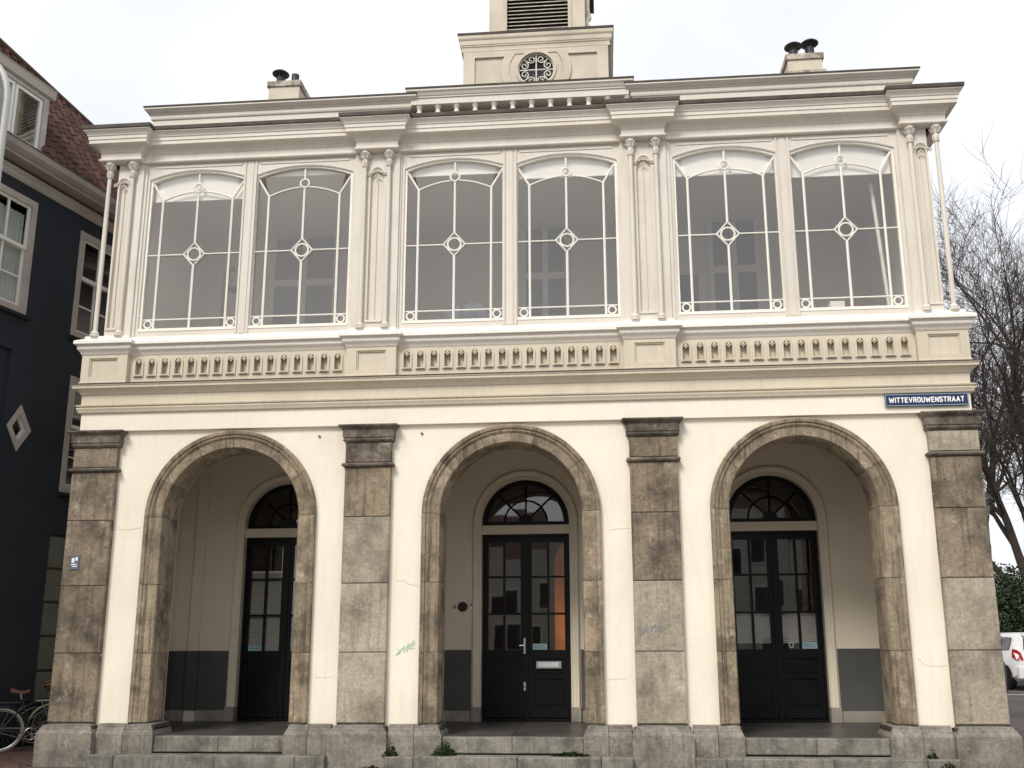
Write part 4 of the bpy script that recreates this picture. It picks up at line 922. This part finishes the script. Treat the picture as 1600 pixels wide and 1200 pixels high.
def hwindow(a, b_, z0, z1, curtain, six=True):
    f_ = MB(); w_ = b_ - a; f_.plate([(a + .002, z0 + .002), (b_ - .002, z0 + .002), (b_ - .002, z1 - .002), (a + .002, z1 - .002)], [[(a + .13, z0 + .14), (b_ - .13, z0 + .14), (b_ - .13, z1 - .13), (a + .13, z1 - .13)]], -.015, .12)
    fo_ = f_.build('window', M_HTRIM, hw_)
    f_ = MB(); A, B_, Z0, Z1 = a + .13, b_ - .13, z0 + .14, z1 - .13; zm = Z0 + (Z1 - Z0) * .58; m_ = .035
    f_.plate([(A, Z0), (B_, Z0), (B_, zm + .03), (A, zm + .03)], [[(A + .05, Z0 + .06), ((A + B_) / 2 - m_ / 2, Z0 + .06), ((A + B_) / 2 - m_ / 2, zm - .03), (A + .05, zm - .03)], [((A + B_) / 2 + m_ / 2, Z0 + .06), (B_ - .05, Z0 + .06), (B_ - .05, zm - .03), ((A + B_) / 2 + m_ / 2, zm - .03)]], .06, .10)
    f_.box(A + .05, B_ - .05, .07, .09, (Z0 + zm) / 2 - .015, (Z0 + zm) / 2 + .015)
    f_.build('lower_sash', M_WHITE, fo_)
    f_ = MB(); f_.plate([(A, zm - .03), (B_, zm - .03), (B_, Z1), (A, Z1)], [[(A + .05, zm + .04), ((A + B_) / 2 - m_ / 2, zm + .04), ((A + B_) / 2 - m_ / 2, Z1 - .05), (A + .05, Z1 - .05)], [((A + B_) / 2 + m_ / 2, zm + .04), (B_ - .05, zm + .04), (B_ - .05, Z1 - .05), ((A + B_) / 2 + m_ / 2, Z1 - .05)]], .02, .058)
    f_.build('upper_sash', M_WHITE, fo_)
    for x0, x1 in ((A, (A + B_) / 2), ((A + B_) / 2, B_)):
        for q0, q1, y_ in ((Z0, (Z0 + zm) / 2, .08), ((Z0 + zm) / 2, zm, .08), (zm, Z1, .04)):
            p = MB(); p.add([(x0 + .005, y_, q0), (x1 - .005, y_, q0), (x1 - .005, y_, q1), (x0 + .005, y_, q1)], [(0, 1, 2, 3)]); p.build('pane', M_HGLASS, fo_)
    MB().cbox(a - .05, b_ + .05, -.09, .03, z0 - .07, z0, .008).build('window_sill', M_BLUED, hw_)
    if curtain:
        t = empty('net_curtain', tuple(BH.matrix_basis @ Vector(((A + B_) / 2, .15, Z0))), ROTB, curtain, 'curtain'); p = MB(); n = 40; ww = (B_ - A)
        vs = []; fs = []
        for i in range(n + 1):
            x = -ww / 2 + ww * i / n; y = .025 * math.sin(i * 1.9) + .01 * math.sin(i * .7); vs += [(x, y, 0), (x, y, Z1 - Z0 - .15)]
        p.add(vs, [(2 * i, 2 * i + 2, 2 * i + 3, 2 * i + 1) for i in range(n)]); p.build('cloth', M_CURT, t, smooth=True)
bpy.context.view_layer.update()
hwindow(*wins[0][:4], 'pale net curtain in the blue house window at the left edge'); hwindow(*wins[1][:4], None); hwindow(*wins[2][:4], None)
f_ = MB(); f_.plate(dia, [[(1.75, 5.32), (1.92, 5.58), (1.75, 5.84), (1.59, 5.58)]], -.02, .1); dw = f_.build('diamond_window', M_HTRIM, hw_)
f_ = MB(); f_.plate([(1.75, 5.32), (1.92, 5.58), (1.75, 5.84), (1.59, 5.58)], [[(1.75, 5.38), (1.88, 5.58), (1.75, 5.78), (1.63, 5.58)]], .03, .08); f_.build('sash', M_WHITE, dw)
f_ = MB(); f_.add([(1.75, .06, 5.36), (1.9, .06, 5.58), (1.75, .06, 5.8), (1.61, .06, 5.58)], [(0, 1, 2, 3)]); f_.build('pane', M_HGLASS, dw)
gd = MB(); gd.box(2.765, 3.945, .05, .1, .02, 3.775); gdo = gd.build('tall_shutter', M_MORTAR, hw_)
for k in range(6): MB().cbox(2.80, 3.93, .02, .05, .05 + k * .62, .05 + k * .62 + .585, .02).build('panel', M_GREYDOOR, gdo)
MB().box(-7, 6.5, -.05, .0, 0, .5).build('base_band', M_BLUED, hw_)
MB().mould([(-7, 0), (6.5, 0)], [(-.02, 10.15), (.02, 10.16), (.05, 10.2), (.05, 10.26), (.09, 10.3), (.09, 10.34), (-.02, 10.35)]).build('eaves_moulding', M_HTRIM, BH)
MB().mould([(-7, 0), (6.5, 0)], [(-.1, 10.40), (.24, 10.41), (.30, 10.42), (.30, 10.46), (.34, 10.50), (.38, 10.56), (.38, 10.69), (.33, 10.69), (.32, 10.6), (-.1, 10.6)]).build('box_gutter', M_HGUT, BH)
MB().mould([(-7, 0), (6.5, 0)], [(.325, 10.688), (.39, 10.69), (.392, 10.71), (.325, 10.712)]).build('gutter_lining', M_LEAD, BH)
# tiled roof, steep slope, individually laid pantiles where the photo shows them
E0, EZ = .22, 10.66; T0, TZ = -1.30, 13.57     # outward offset and height at the eaves and at the ridge
def rp(t, s):      # t along the house, s 0..1 up the slope
    tz = TZ - .165 * max(0, t - 1.2)
    return Vector((t, -(E0 + (T0 - E0) * s), EZ + (tz - EZ) * s))
rb = MB(); rb.add([rp(-7, 0) + Vector((0, .09, 0)), rp(1.2, 0) + Vector((0, .09, 0)), rp(6.5, 0) + Vector((0, .09, 0)), rp(6.5, 1) + Vector((0, .05, 0)), rp(1.2, 1) + Vector((0, .05, 0)), rp(-7, 1) + Vector((0, .05, 0)), Vector((-7, 6, 10.6)), Vector((6.5, 6, 10.6))], [(0, 1, 4, 5), (1, 2, 3, 4), (5, 4, 3, 7, 6)])
rfb = rb.build('house_roof', M_MORTAR, BH)
tl = MB(); n = 6; TWd, TH = .225, .31; vs = []; fs = []
for j in range(2):
    for i in range(n + 1):
        u_ = i / n; z_ = .030 * math.sin(u_ * 2 * PI - .6) + (.028 if j == 0 else .0)
        vs.append((-TWd / 2 * 1.06 + TWd * 1.06 * u_, j * TH * 1.05, z_))
for i in range(n + 1): vs.append((vs[i][0], 0.0, vs[i][2] - .018))
for i in range(n): fs += [(i, i + 1, n + 1 + i + 1, n + 1 + i), (2 * (n + 1) + i, 2 * (n + 1) + i + 1, i + 1, i)]
tl.add(vs, fs); tl_me = tl.mesh('roof_tile', M_TILE, True)
slope_dir = (rp(1, 1) - rp(1, 0)).normalized(); ang = math.atan2(slope_dir.z, slope_dir.y); LEN = (rp(1, 1) - rp(1, 0)).length
rows = int(LEN / TH); cnt = 0; far_t = MB()
R_t = Matrix.Rotation(ang, 4, 'X')
for j in range(rows + 1):
    for i in range(26):
        t = -.6 + i * TWd + (0 if True else 0); s = j * TH / LEN
        if s > .99: continue
        if .10 < t < 1.52 and s < .56: continue
        p = rp(t, s); zshort = rp(t, 1)
        vis = t > .0 and t < 4.4
        jx = random.uniform(-.008, .008)
        if vis and cnt < 298:
            inst('roof_tile', tl_me, rfb, p + Vector((jx, 0, .01)), (ang, random.uniform(-.02, .02), random.uniform(-.03, .03))); cnt += 1
        else:
            far_t.add([p + R_t @ Vector(v) for v in vs], fs)
tag(far_t.build('roof_tiling', M_TILE, rfb), kind='stuff')
b_ = MB(); b_.tube([rp(-7, 1) + Vector((0, .02, .03)), rp(1.2, 1) + Vector((0, .02, .03)), rp(6.5, 1) + Vector((0, .02, .03))], .09, 8); b_.build('ridge_tile', M_TILE, rfb)
# dormer
DO = -.02
dm = MB(); dm.plate([(.02, 10.72), (1.60, 10.72), (1.60, 12.28), (.02, 12.28)], [[(.14, 10.9), (1.47, 10.9), (1.47, 12.0), (.14, 12.0)]], DO, DO + .14)
dm.box(.02, .1, DO + .14, 1.1, 10.72, 12.2); dm.box(1.52, 1.6, DO + .14, 1.1, 10.72, 12.2)
dmo = dm.build('dormer', M_HTRIM, BH)
MB().mould([(-.02, 1.3), (-.02, DO), (1.64, DO), (1.64, 1.3)], [(-.05, 12.08), (.02, 12.085), (.05, 12.11), (.06, 12.27), (.08, 12.30), (-.2, 12.34)]).build('dormer_fascia', M_HTRIM, dmo)
MB().add([(-.05, DO - .06, 12.33), (1.67, DO - .06, 12.33), (1.67, 1.25, 12.40), (-.05, 1.25, 12.40)], [(0, 1, 2, 3)]).build('dormer_roof', M_LEAD, dmo)
for a, b_ in ((.15, .80), (.82, 1.46)):
    f_ = MB(); f_.plate([(a, 10.91), (b_, 10.91), (b_, 11.99), (a, 11.99)], [[(a + .06, 10.98), (b_ - .06, 10.98), (b_ - .06, 11.93), (a + .06, 11.93)]], DO + .02, DO + .08); s_ = f_.build('dormer_sash', M_WHITE, dmo)
    p = MB(); p.add([(a + .05, DO + .05, 10.97), (b_ - .05, DO + .05, 10.97), (b_ - .05, DO + .05, 11.94), (a + .05, DO + .05, 11.94)], [(0, 1, 2, 3)]); p.build('pane', M_HGLASS, s_)
MB().box(.12, 1.5, DO + .5, DO + .52, 10.8, 12.05).build('dormer_back', M_CURT, dmo)

# curved lamp post at the left edge
lp = empty('street_lamp', (-5.33, -5.0, 0), 0, 'pale grey lamp post with curved top at the left edge', 'street lamp')
b_ = MB(); pts = [(0, 0, 0), (0, 0, 2), (0, 0, 5), (0, 0, 7.86)] + [(-.5 + .5 * math.cos(a), 0, 7.86 + .62 * math.sin(a)) for a in [PI / 2 * k / 8 for k in range(1, 9)]] + [(-1.0, 0, 8.48)]
b_.tube(pts, [.055, .048, .042] + [.036] * 10, 12); b_.build('pole', M_LAMP, lp, smooth=True)
b_ = MB(); b_.lathe([(.16, 0), (.15, .05), (.05, .12)], (-1.1, 0, 8.40), 16); b_.build('lamp_head', M_LAMP, lp, smooth=True)
MB().lathe([(.09, 0), (.09, .4), (.065, .5)], n=12).build('pole_base', M_LAMP, lp)

# ------------------------------------------------------------------ bicycles
def bicycle(loc, rz, framem, saddlem, tyrem, label, lean=.0):
    t = empty('bicycle', loc, rz, label, 'bicycle', 'bicycles parked in the alley'); t.rotation_euler = (lean, 0, rz)
    def part(nm, mat, fn, par=t, smooth=True): b_ = MB(); fn(b_); return b_.build(nm, mat, par, smooth=smooth)
    R_ = .335; W = 1.07
    for hx in (0, W):
        def tyre(b_): b_.tube([(hx + R_ * math.cos(2 * PI * k / 36), 0, .36 + R_ * math.sin(2 * PI * k / 36)) for k in range(36)], .024, 8, closed=True)
        wo = part('wheel', tyrem, tyre)
        def rim(b_): b_.tube([(hx + .308 * math.cos(2 * PI * k / 36), 0, .36 + .308 * math.sin(2 * PI * k / 36)) for k in range(36)], .012, 6, closed=True)
        part('rim', M_CHROME, rim, wo)
        def sp(b_):
            for k in range(20):
                a = 2 * PI * k / 20; s_ = .02 if k % 2 else -.02; b_.tube([(hx + .02 * math.cos(a + .9), s_, .36 + .02 * math.sin(a + .9)), (hx + .305 * math.cos(a), 0, .36 + .305 * math.sin(a))], .0018, 3, cap=False)
            b_.tube([(hx, -.05, .36), (hx, .05, .36)], .022, 8)
        part('spokes', M_CHROME, sp, wo)
        def mg(b_):
            a0, a1 = (-.1, PI * .98) if hx == 0 else (.35, PI * 1.02)
            b_.tube([(hx + .375 * math.cos(a0 + (a1 - a0) * k / 16), 0, .36 + .375 * math.sin(a0 + (a1 - a0) * k / 16)) for k in range(17)], .02, 6)
        part('mudguard', framem, mg)
    bb = (.45, 0, .29); st = (.27, 0, .86); hd_t = (.86, 0, .92); hd_b = (.90, 0, .68)
    def fr2_(b_):
        b_.tube([bb, st], .016, 8); b_.tube([bb, hd_b], .019, 8); b_.tube([(.40, 0, .50), (.87, 0, .84)], .017, 8); b_.tube([hd_t, hd_b], .02, 8)
        for s in (-.05, .05):
            b_.tube([(0, s, .36), bb], .010, 6); b_.tube([(0, s, .36), (.31, s * .4, .76)], .009, 6); b_.tube([hd_b, (.97, s, .55), (W, s, .36)], .012, 6)
    part('frame', framem, fr2_)
    part('seat_post', M_CHROME, lambda b_: b_.tube([(.27, 0, .84), (.24, 0, .97)], .013, 8))
    def sd2(b_): 
        n = 10; vs = []; fs = []
        for i in range(n + 1):
            u_ = i / n; x = .09 + .29 * u_; hw = .10 * (1 - u_) ** .8 + .02; z = 1.0 + .02 * math.cos(u_ * 5)
            for y_, dz in ((-hw, -.035), (-hw * .7, .0), (0, .012), (hw * .7, 0), (hw, -.035)): vs.append((x, y_, z + dz))
        for i in range(n):
            for k in range(4): fs.append((i * 5 + k, (i + 1) * 5 + k, (i + 1) * 5 + k + 1, i * 5 + k + 1))
        b_.add(vs, fs); b_.box(.12, .26, -.05, .05, .955, .985)
    part('saddle', saddlem, sd2)
    part('handlebar', M_BIKEB, lambda b_: (b_.tube([hd_t, (.83, 0, 1.08)], .014, 8), b_.tube([(.62, -.28, 1.10), (.76, -.29, 1.13), (.86, -.16, 1.10), (.84, 0, 1.08), (.86, .16, 1.10), (.76, .29, 1.13), (.62, .28, 1.10)], .012, 8)))
    part('grips', saddlem, lambda b_: (b_.tube([(.61, -.28, 1.10), (.72, -.288, 1.122)], .018, 8), b_.tube([(.61, .28, 1.10), (.72, .288, 1.122)], .018, 8)))
    def rk_(b_):
        for y_ in (-.06, 0, .06): b_.tube([(-.28, y_, .80), (.27, y_, .80)], .007, 6)
        for x in (-.28, 0, .26): b_.tube([(x, -.06, .80), (x, .06, .80)], .007, 6)
        for y_ in (-.065, .065): b_.tube([(-.02, y_, .80), (0, y_, .36)], .006, 6); b_.tube([(-.2, y_, .80), (0, y_, .36)], .006, 6)
    part('luggage_rack', framem, rk_)
    def cw(b_):
        b_.tube([(.45 + .095 * math.cos(2 * PI * k / 24), -.05, .29 + .095 * math.sin(2 * PI * k / 24)) for k in range(24)], .010, 6, closed=True)
        for k in range(5): a = 2 * PI * k / 5; b_.tube([(.45, -.05, .29), (.45 + .09 * math.cos(a), -.05, .29 + .09 * math.sin(a))], .007, 5)
        b_.tube([(.0, -.05, .40), (.45, -.05, .385)], .005, 4); b_.tube([(.0, -.05, .32), (.45, -.05, .195)], .005, 4)
    part('chainring', M_CHROME, cw)
    def crk(b_):
        for s, a in ((-1, -.9), (1, -.9 + PI)):
            e = (.45 + .17 * math.cos(a), s * .08, .29 + .17 * math.sin(a)); b_.tube([(.45, s * .08, .29), e], .010, 6); b_.box(e[0] - .045, e[0] + .045, min(s * .09, s * .17), max(s * .09, s * .17), e[2] - .012, e[2] + .012)
    part('crank', M_CHROME, crk)
    part('kickstand', M_CHROME, lambda b_: b_.tube([(.40, .03, .28), (.34, .16, .02)], .009, 6))
    return t
bicycle((-8.62, 1.38, 0), .58, M_BIKEB, M_SADDLE, M_CREAMTYRE, 'black city bicycle with brown saddle, nearest at the left edge', .05)
bicycle((-8.25, 2.25, 0), .62, M_BIKEG, M_BIKEB, M_RUBBER, 'pale green bicycle behind the black one beside the guardhouse', .06)
bicycle((-8.72, 2.55, 0), .70, M_BIKEB, M_BIKEB, M_RUBBER, 'dark bicycle with black saddle farthest back against the blue house', .08)

# ------------------------------------------------------------------ right side: car, lantern, bush, trees
def car(loc, rz):
    t = empty('parked_car', loc, rz, 'white hatchback seen from behind at the right edge', 'car')
    # local x forward, rear at x=0
    L = 3.75
    secs = [(-.02, .70, .42, .74, .74, .60), (.05, .80, .30, .90, .90, .74), (.14, .83, .25, 1.05, 1.46, .60), (.35, .845, .20, 1.02, 1.50, .60), (.9, .85, .20, 1.0, 1.525, .61), (1.6, .85, .20, .98, 1.52, .61), (2.2, .85, .20, .96, 1.42, .58), (2.75, .845, .20, .95, 1.06, .62), (3.2, .83, .2, .90, .93, .60), (3.6, .76, .25, .72, .74, .55), (3.74, .62, .40, .58, .60, .45)]
    b_ = MB(); vs = []; k = 12
    for x, hw, zl, zw, zr, rw in secs:
        half = [(hw * .85, zl), (hw, zl + .12), (hw * 1.005, (zl + zw) / 2), (hw * .97, zw), (rw + .0, zr - .06), (rw * .8, zr)]
        vs += [(x, y_, z) for y_, z in half] + [(x, -y_, z) for y_, z in reversed(half)]
    fs = [(i * k + j, i * k + (j + 1) % k, (i + 1) * k + (j + 1) % k, (i + 1) * k + j) for i in range(len(secs) - 1) for j in range(k)]
    fs += [tuple(range(k)), tuple((len(secs) - 1) * k + j for j in reversed(range(k)))]
    b_.add(vs, fs); bo = b_.build('body', M_CARW, t, smooth=True)
    # glass
    def poly(nm, pts, mat, off, par=bo): q = MB(); q.add([Vector(p) for p in pts] + [Vector(p) + Vector(off) for p in pts], [tuple(range(len(pts)))] + [tuple(range(2 * len(pts) - 1, len(pts) - 1, -1))] + [(i, (i + 1) % len(pts), len(pts) + (i + 1) % len(pts), len(pts) + i) for i in range(len(pts))]); return q.build(nm, mat, par)
    poly('rear_window', [(.075, -.58, 1.05), (.075, .58, 1.05), (.115, .54, 1.36), (.115, -.54, 1.36)], M_CARG, (-.012, 0, -.002))
    for s in (-1, 1):
        poly('side_window', [(.42, s * .815, 1.06), (.95, s * .82, 1.05), (.95, s * .68, 1.40), (.52, s * .67, 1.385)], M_CARG, (0, s * .014, .004))
        poly('side_window', [(1.02, s * .825, 1.05), (1.8, s * .82, 1.03), (1.75, s * .665, 1.41), (1.02, s * .68, 1.41)], M_CARG, (0, s * .014, .004))
        poly('tail_light', [(.02, s * .62, .78), (.02, s * .80, .80), (.22, s * .842, .86), (.17, s * .835, 1.08), (.06, s * .76, 1.06), (.055, s * .66, .98)], M_TAIL, (-.02, s * .015, 0))
        for wx in (.62, 3.05):
            w_ = MB(); w_.lathe([(.19, -.09), (.27, -.09), (.295, -.06), (.295, .06), (.27, .09), (.19, .09)], n=24); o = w_.build('wheel', M_RUBBER, t, (wx, s * .80, .295), smooth=True); o.rotation_euler = (PI / 2, 0, 0)
            w_ = MB(); w_.lathe([(.19, -.07), (.19, .07), (.06, .085 * 1), (.0, .085)], n=18); w_.build('rim', M_CHROME, o)
            w_ = MB(); w_.lathe([(.345, 0), (.345, .006)], n=24); o2 = w_.build('wheel_arch', M_RUBBER, bo, (wx, s * .868, .315)); o2.rotation_euler = (PI / 2 * -s, 0, 0)
    q = MB(); q.cbox(-.05, .12, -.80, .80, .32, .60, .02); q.build('bumper', M_CARW, t)
    q = MB(); q.box(-.03, .04, -.62, .62, .24, .33); q.build('lower_bumper', M_RUBBER, t)
    q = MB(); q.cbox(.06, .20, -.56, .56, 1.42, 1.48, .01); q.build('roof_spoiler', M_CARW, t)
    q = MB(); q.box(-.026, -.018, -.26, .26, .64, .75); q.build('number_plate', plain('yellow_plate', (.6, .42, .04), .4), t)
    return t
cx_, cy_ = 13.2, 13.05
car((cx_, cy_, gz(cx_, cy_) - .0), PI / 2 + .02)
# lantern
ll = empty('lantern_post', (11.70, 12.3, gz(11.7, 12.3)), 0, 'dark street lantern half hidden by the rightmost pilaster', 'street lamp')
b_ = MB(); b_.lathe([(.09, 0), (.09, .7), (.05, .8), (.045, 4.55), (.07, 4.6)], n=12); b_.build('pole', M_BIKEB, ll, smooth=True)
b_ = MB(); b_.lathe([(.11, 4.6), (.19, 5.02)], n=6); b_.build('lantern_glass', M_HGLASS, ll)
b_ = MB(); b_.lathe([(.26, 5.02), (.25, 5.05), (.12, 5.2), (.05, 5.24), (.02, 5.33)], n=12); b_.build('lantern_hood', M_BIKEB, ll)
# evergreen bushes
def bush(loc, rx, ry, h, n, seed, label):
    rr = random.Random(seed); t = empty('evergreen_bush', loc, 0, label, 'bush', 'evergreen bushes behind the parked car'); k = MB()
    lob = [(Vector((rr.uniform(-.6, .6) * rx, rr.uniform(-.6, .6) * ry, rr.uniform(.25, .8) * h)), rr.uniform(.35, .6)) for _ in range(16)]
    for i in range(n):
        c, q_ = rr.choice(lob); d_ = Vector((rr.gauss(0, 1), rr.gauss(0, 1), rr.gauss(0, 1))).normalized(); r_ = (rr.random() ** .33)
        p = c + Vector((d_.x * rx * q_ * r_, d_.y * ry * q_ * r_, d_.z * h * .34 * r_))
        if p.z < .05: continue
        a = Vector((rr.gauss(0, 1), rr.gauss(0, 1), rr.gauss(0, .6))).normalized() * rr.uniform(.04, .085); s_ = a.cross(Vector((rr.gauss(0, 1), rr.gauss(0, 1), rr.gauss(0, 1)))).normalized() * .035
        k.add([p - a, p + s_, p + a, p - s_], [(0, 1, 2, 3)])
    k.build('foliage', M_LEAF, t)
    k = MB()
    for i in range(9): c, _ = lob[i]; k.tube([(0, 0, -.1), (c.x * .4, c.y * .4, c.z * .5), c], [.06, .04, .015], 6)
    k.build('stem', M_BARK, t)
bush((15.1, 17.6, .45), 1.9, 1.3, 3.45, 15000, 1, 'dense dark evergreen bush right behind the white car')
bush((18.6, 18.2, .45), 2.0, 1.3, 3.2, 6000, 2, 'lower evergreen bush farther right past the white car')
# bare trees
def tree(loc, h, seed, label, lean, levels=(6, 7, 7, 6), spread=.75):
    rr = random.Random(seed); t = empty('bare_tree', loc, 0, label, 'tree', 'bare winter trees')
    tr = MB(); tw = MB(); cnt = [0]
    def branch(p, d, ln, r, lv):
        nseg = 5 if lv < 2 else 3; pts = [p.copy()]; q = d.copy(); pos = p.copy()
        for i in range(nseg):
            q = (q + Vector((rr.gauss(0, .13), rr.gauss(0, .13), rr.gauss(0, .08) + (.05 if lv > 1 else .02)))).normalized(); pos = pos + q * ln / nseg; pts.append(pos.copy())
        rs = [r * (1 - .62 * i / nseg) for i in range(nseg + 1)]
        (tr if lv < 2 else tw).tube(pts, rs, 8 if lv == 0 else 6 if lv == 1 else 3, cap=False); cnt[0] += 1
        if lv >= 4: return
        n = levels[lv]
        for i in range(n):
            f_ = rr.uniform(.22, 1.0) if lv else rr.uniform(.28, 1.0)
            k = min(nseg - 1, int(f_ * nseg)); a = f_ * nseg - k; pp = pts[k].lerp(pts[k + 1], a); base = (pts[k + 1] - pts[k]).normalized()
            az = rr.uniform(0, 2 * PI); side = base.orthogonal().normalized(); side = Matrix.Rotation(az, 3, base) @ side
            nd = (base + side * rr.uniform(.5, 1.25) * spread + Vector((0, 0, .10))).normalized()
            branch(pp, nd, ln * rr.uniform(.42, .66) * (1.0 if lv else .85), max(.0075, rs[k] * rr.uniform(.4, .62)), lv + 1)
    for d, ln, r in lean: branch(Vector((0, 0, 0)) if len(lean) == 1 else Vector((rr.uniform(-.1, .1), rr.uniform(-.1, .1), 2.2)), Vector(d).normalized(), ln, r, 0)
    if len(lean) > 1: tr.tube([(0, 0, -.3), (.0, 0, 1.2), (0, 0, 2.6)], [.42, .34, .30], 10)
    tr.build('trunk', M_BARK, t, smooth=True); tw.build('crown', M_TWIG, t)
tree((16.7, 21.5, .4), 15, 11, 'large bare tree with a forked trunk behind the rightmost pilaster', [((-.40, -.1, 1), 8.6, .18), ((-.2, .1, 1), 9.6, .18), ((.1, 0, 1), 10.2, .2), ((-.7, .15, 1), 7.4, .14), ((.45, .1, 1), 8, .16)], (11, 9, 8, 5), .92)
tree((18.6, 31, .4), 15, 37, 'slender bare tree between the two larger bare trees', [((-.35, 0, 1), 11, .18), ((.15, .1, 1), 12, .2), ((-.75, 0, 1), 9, .14)], (9, 7, 7, 4), .95)
tree((21.5, 27, .4), 15, 23, 'second bare tree farther back at the right edge', [((-.25, 0, 1), 10, .2), ((.2, .1, 1), 10, .2), ((-.7, 0, 1), 8, .14)], (7, 6, 6, 4), 1.0)

# ------------------------------------------------------------------ houses across the street, behind the camera (they show in the glass)
for i, (x0, x1, h, apex) in enumerate(((-16, -6, 9.0, 3), (-6, 3, 7.6, 2.6), (3, 13, 9.6, 3), (13, 22, 8.2, 3))):
    t = empty('opposite_house', ((x0 + x1) / 2, -42, 0), 0, ['tall plastered house opposite, behind the camera at the left', 'low plastered house opposite, behind the camera', 'taller plastered house opposite, behind the camera at the right', 'plastered house opposite, behind the camera at far right'][i], 'house', 'houses across the street')
    hw = (x1 - x0) / 2 - .02
    MB().box(-hw, hw, -8, 0, 0, h).build('wall', M_OPP, t)
    MB().add([(-hw, 0, h), (hw, 0, h), (hw, -8, h), (-hw, -8, h), (-hw, -4, h + apex), (hw, -4, h + apex)], [(0, 1, 5, 4), (2, 3, 4, 5), (0, 4, 3), (1, 2, 5)]).build('roof', M_TILE, t)
    wme = MB().plate([(-.55, -.9), (.55, -.9), (.55, .9), (-.55, .9)], [[(-.45, -.8), (.45, -.8), (.45, .8), (-.45, .8)]], -.04, .06).mesh('window', M_WHITE)
    pme = MB().box(-.45, .45, -.01, .01, -.8, .8).mesh('pane', M_CARG)
    for r_ in range(3):
        for c in range(4):
            z = 1.8 + r_ * 2.7
            if z + 1 > h: continue
            o = inst('window', wme, t, (-hw + hw * 2 * (c + .5) / 4, .02, z)); inst('pane', pme, o)
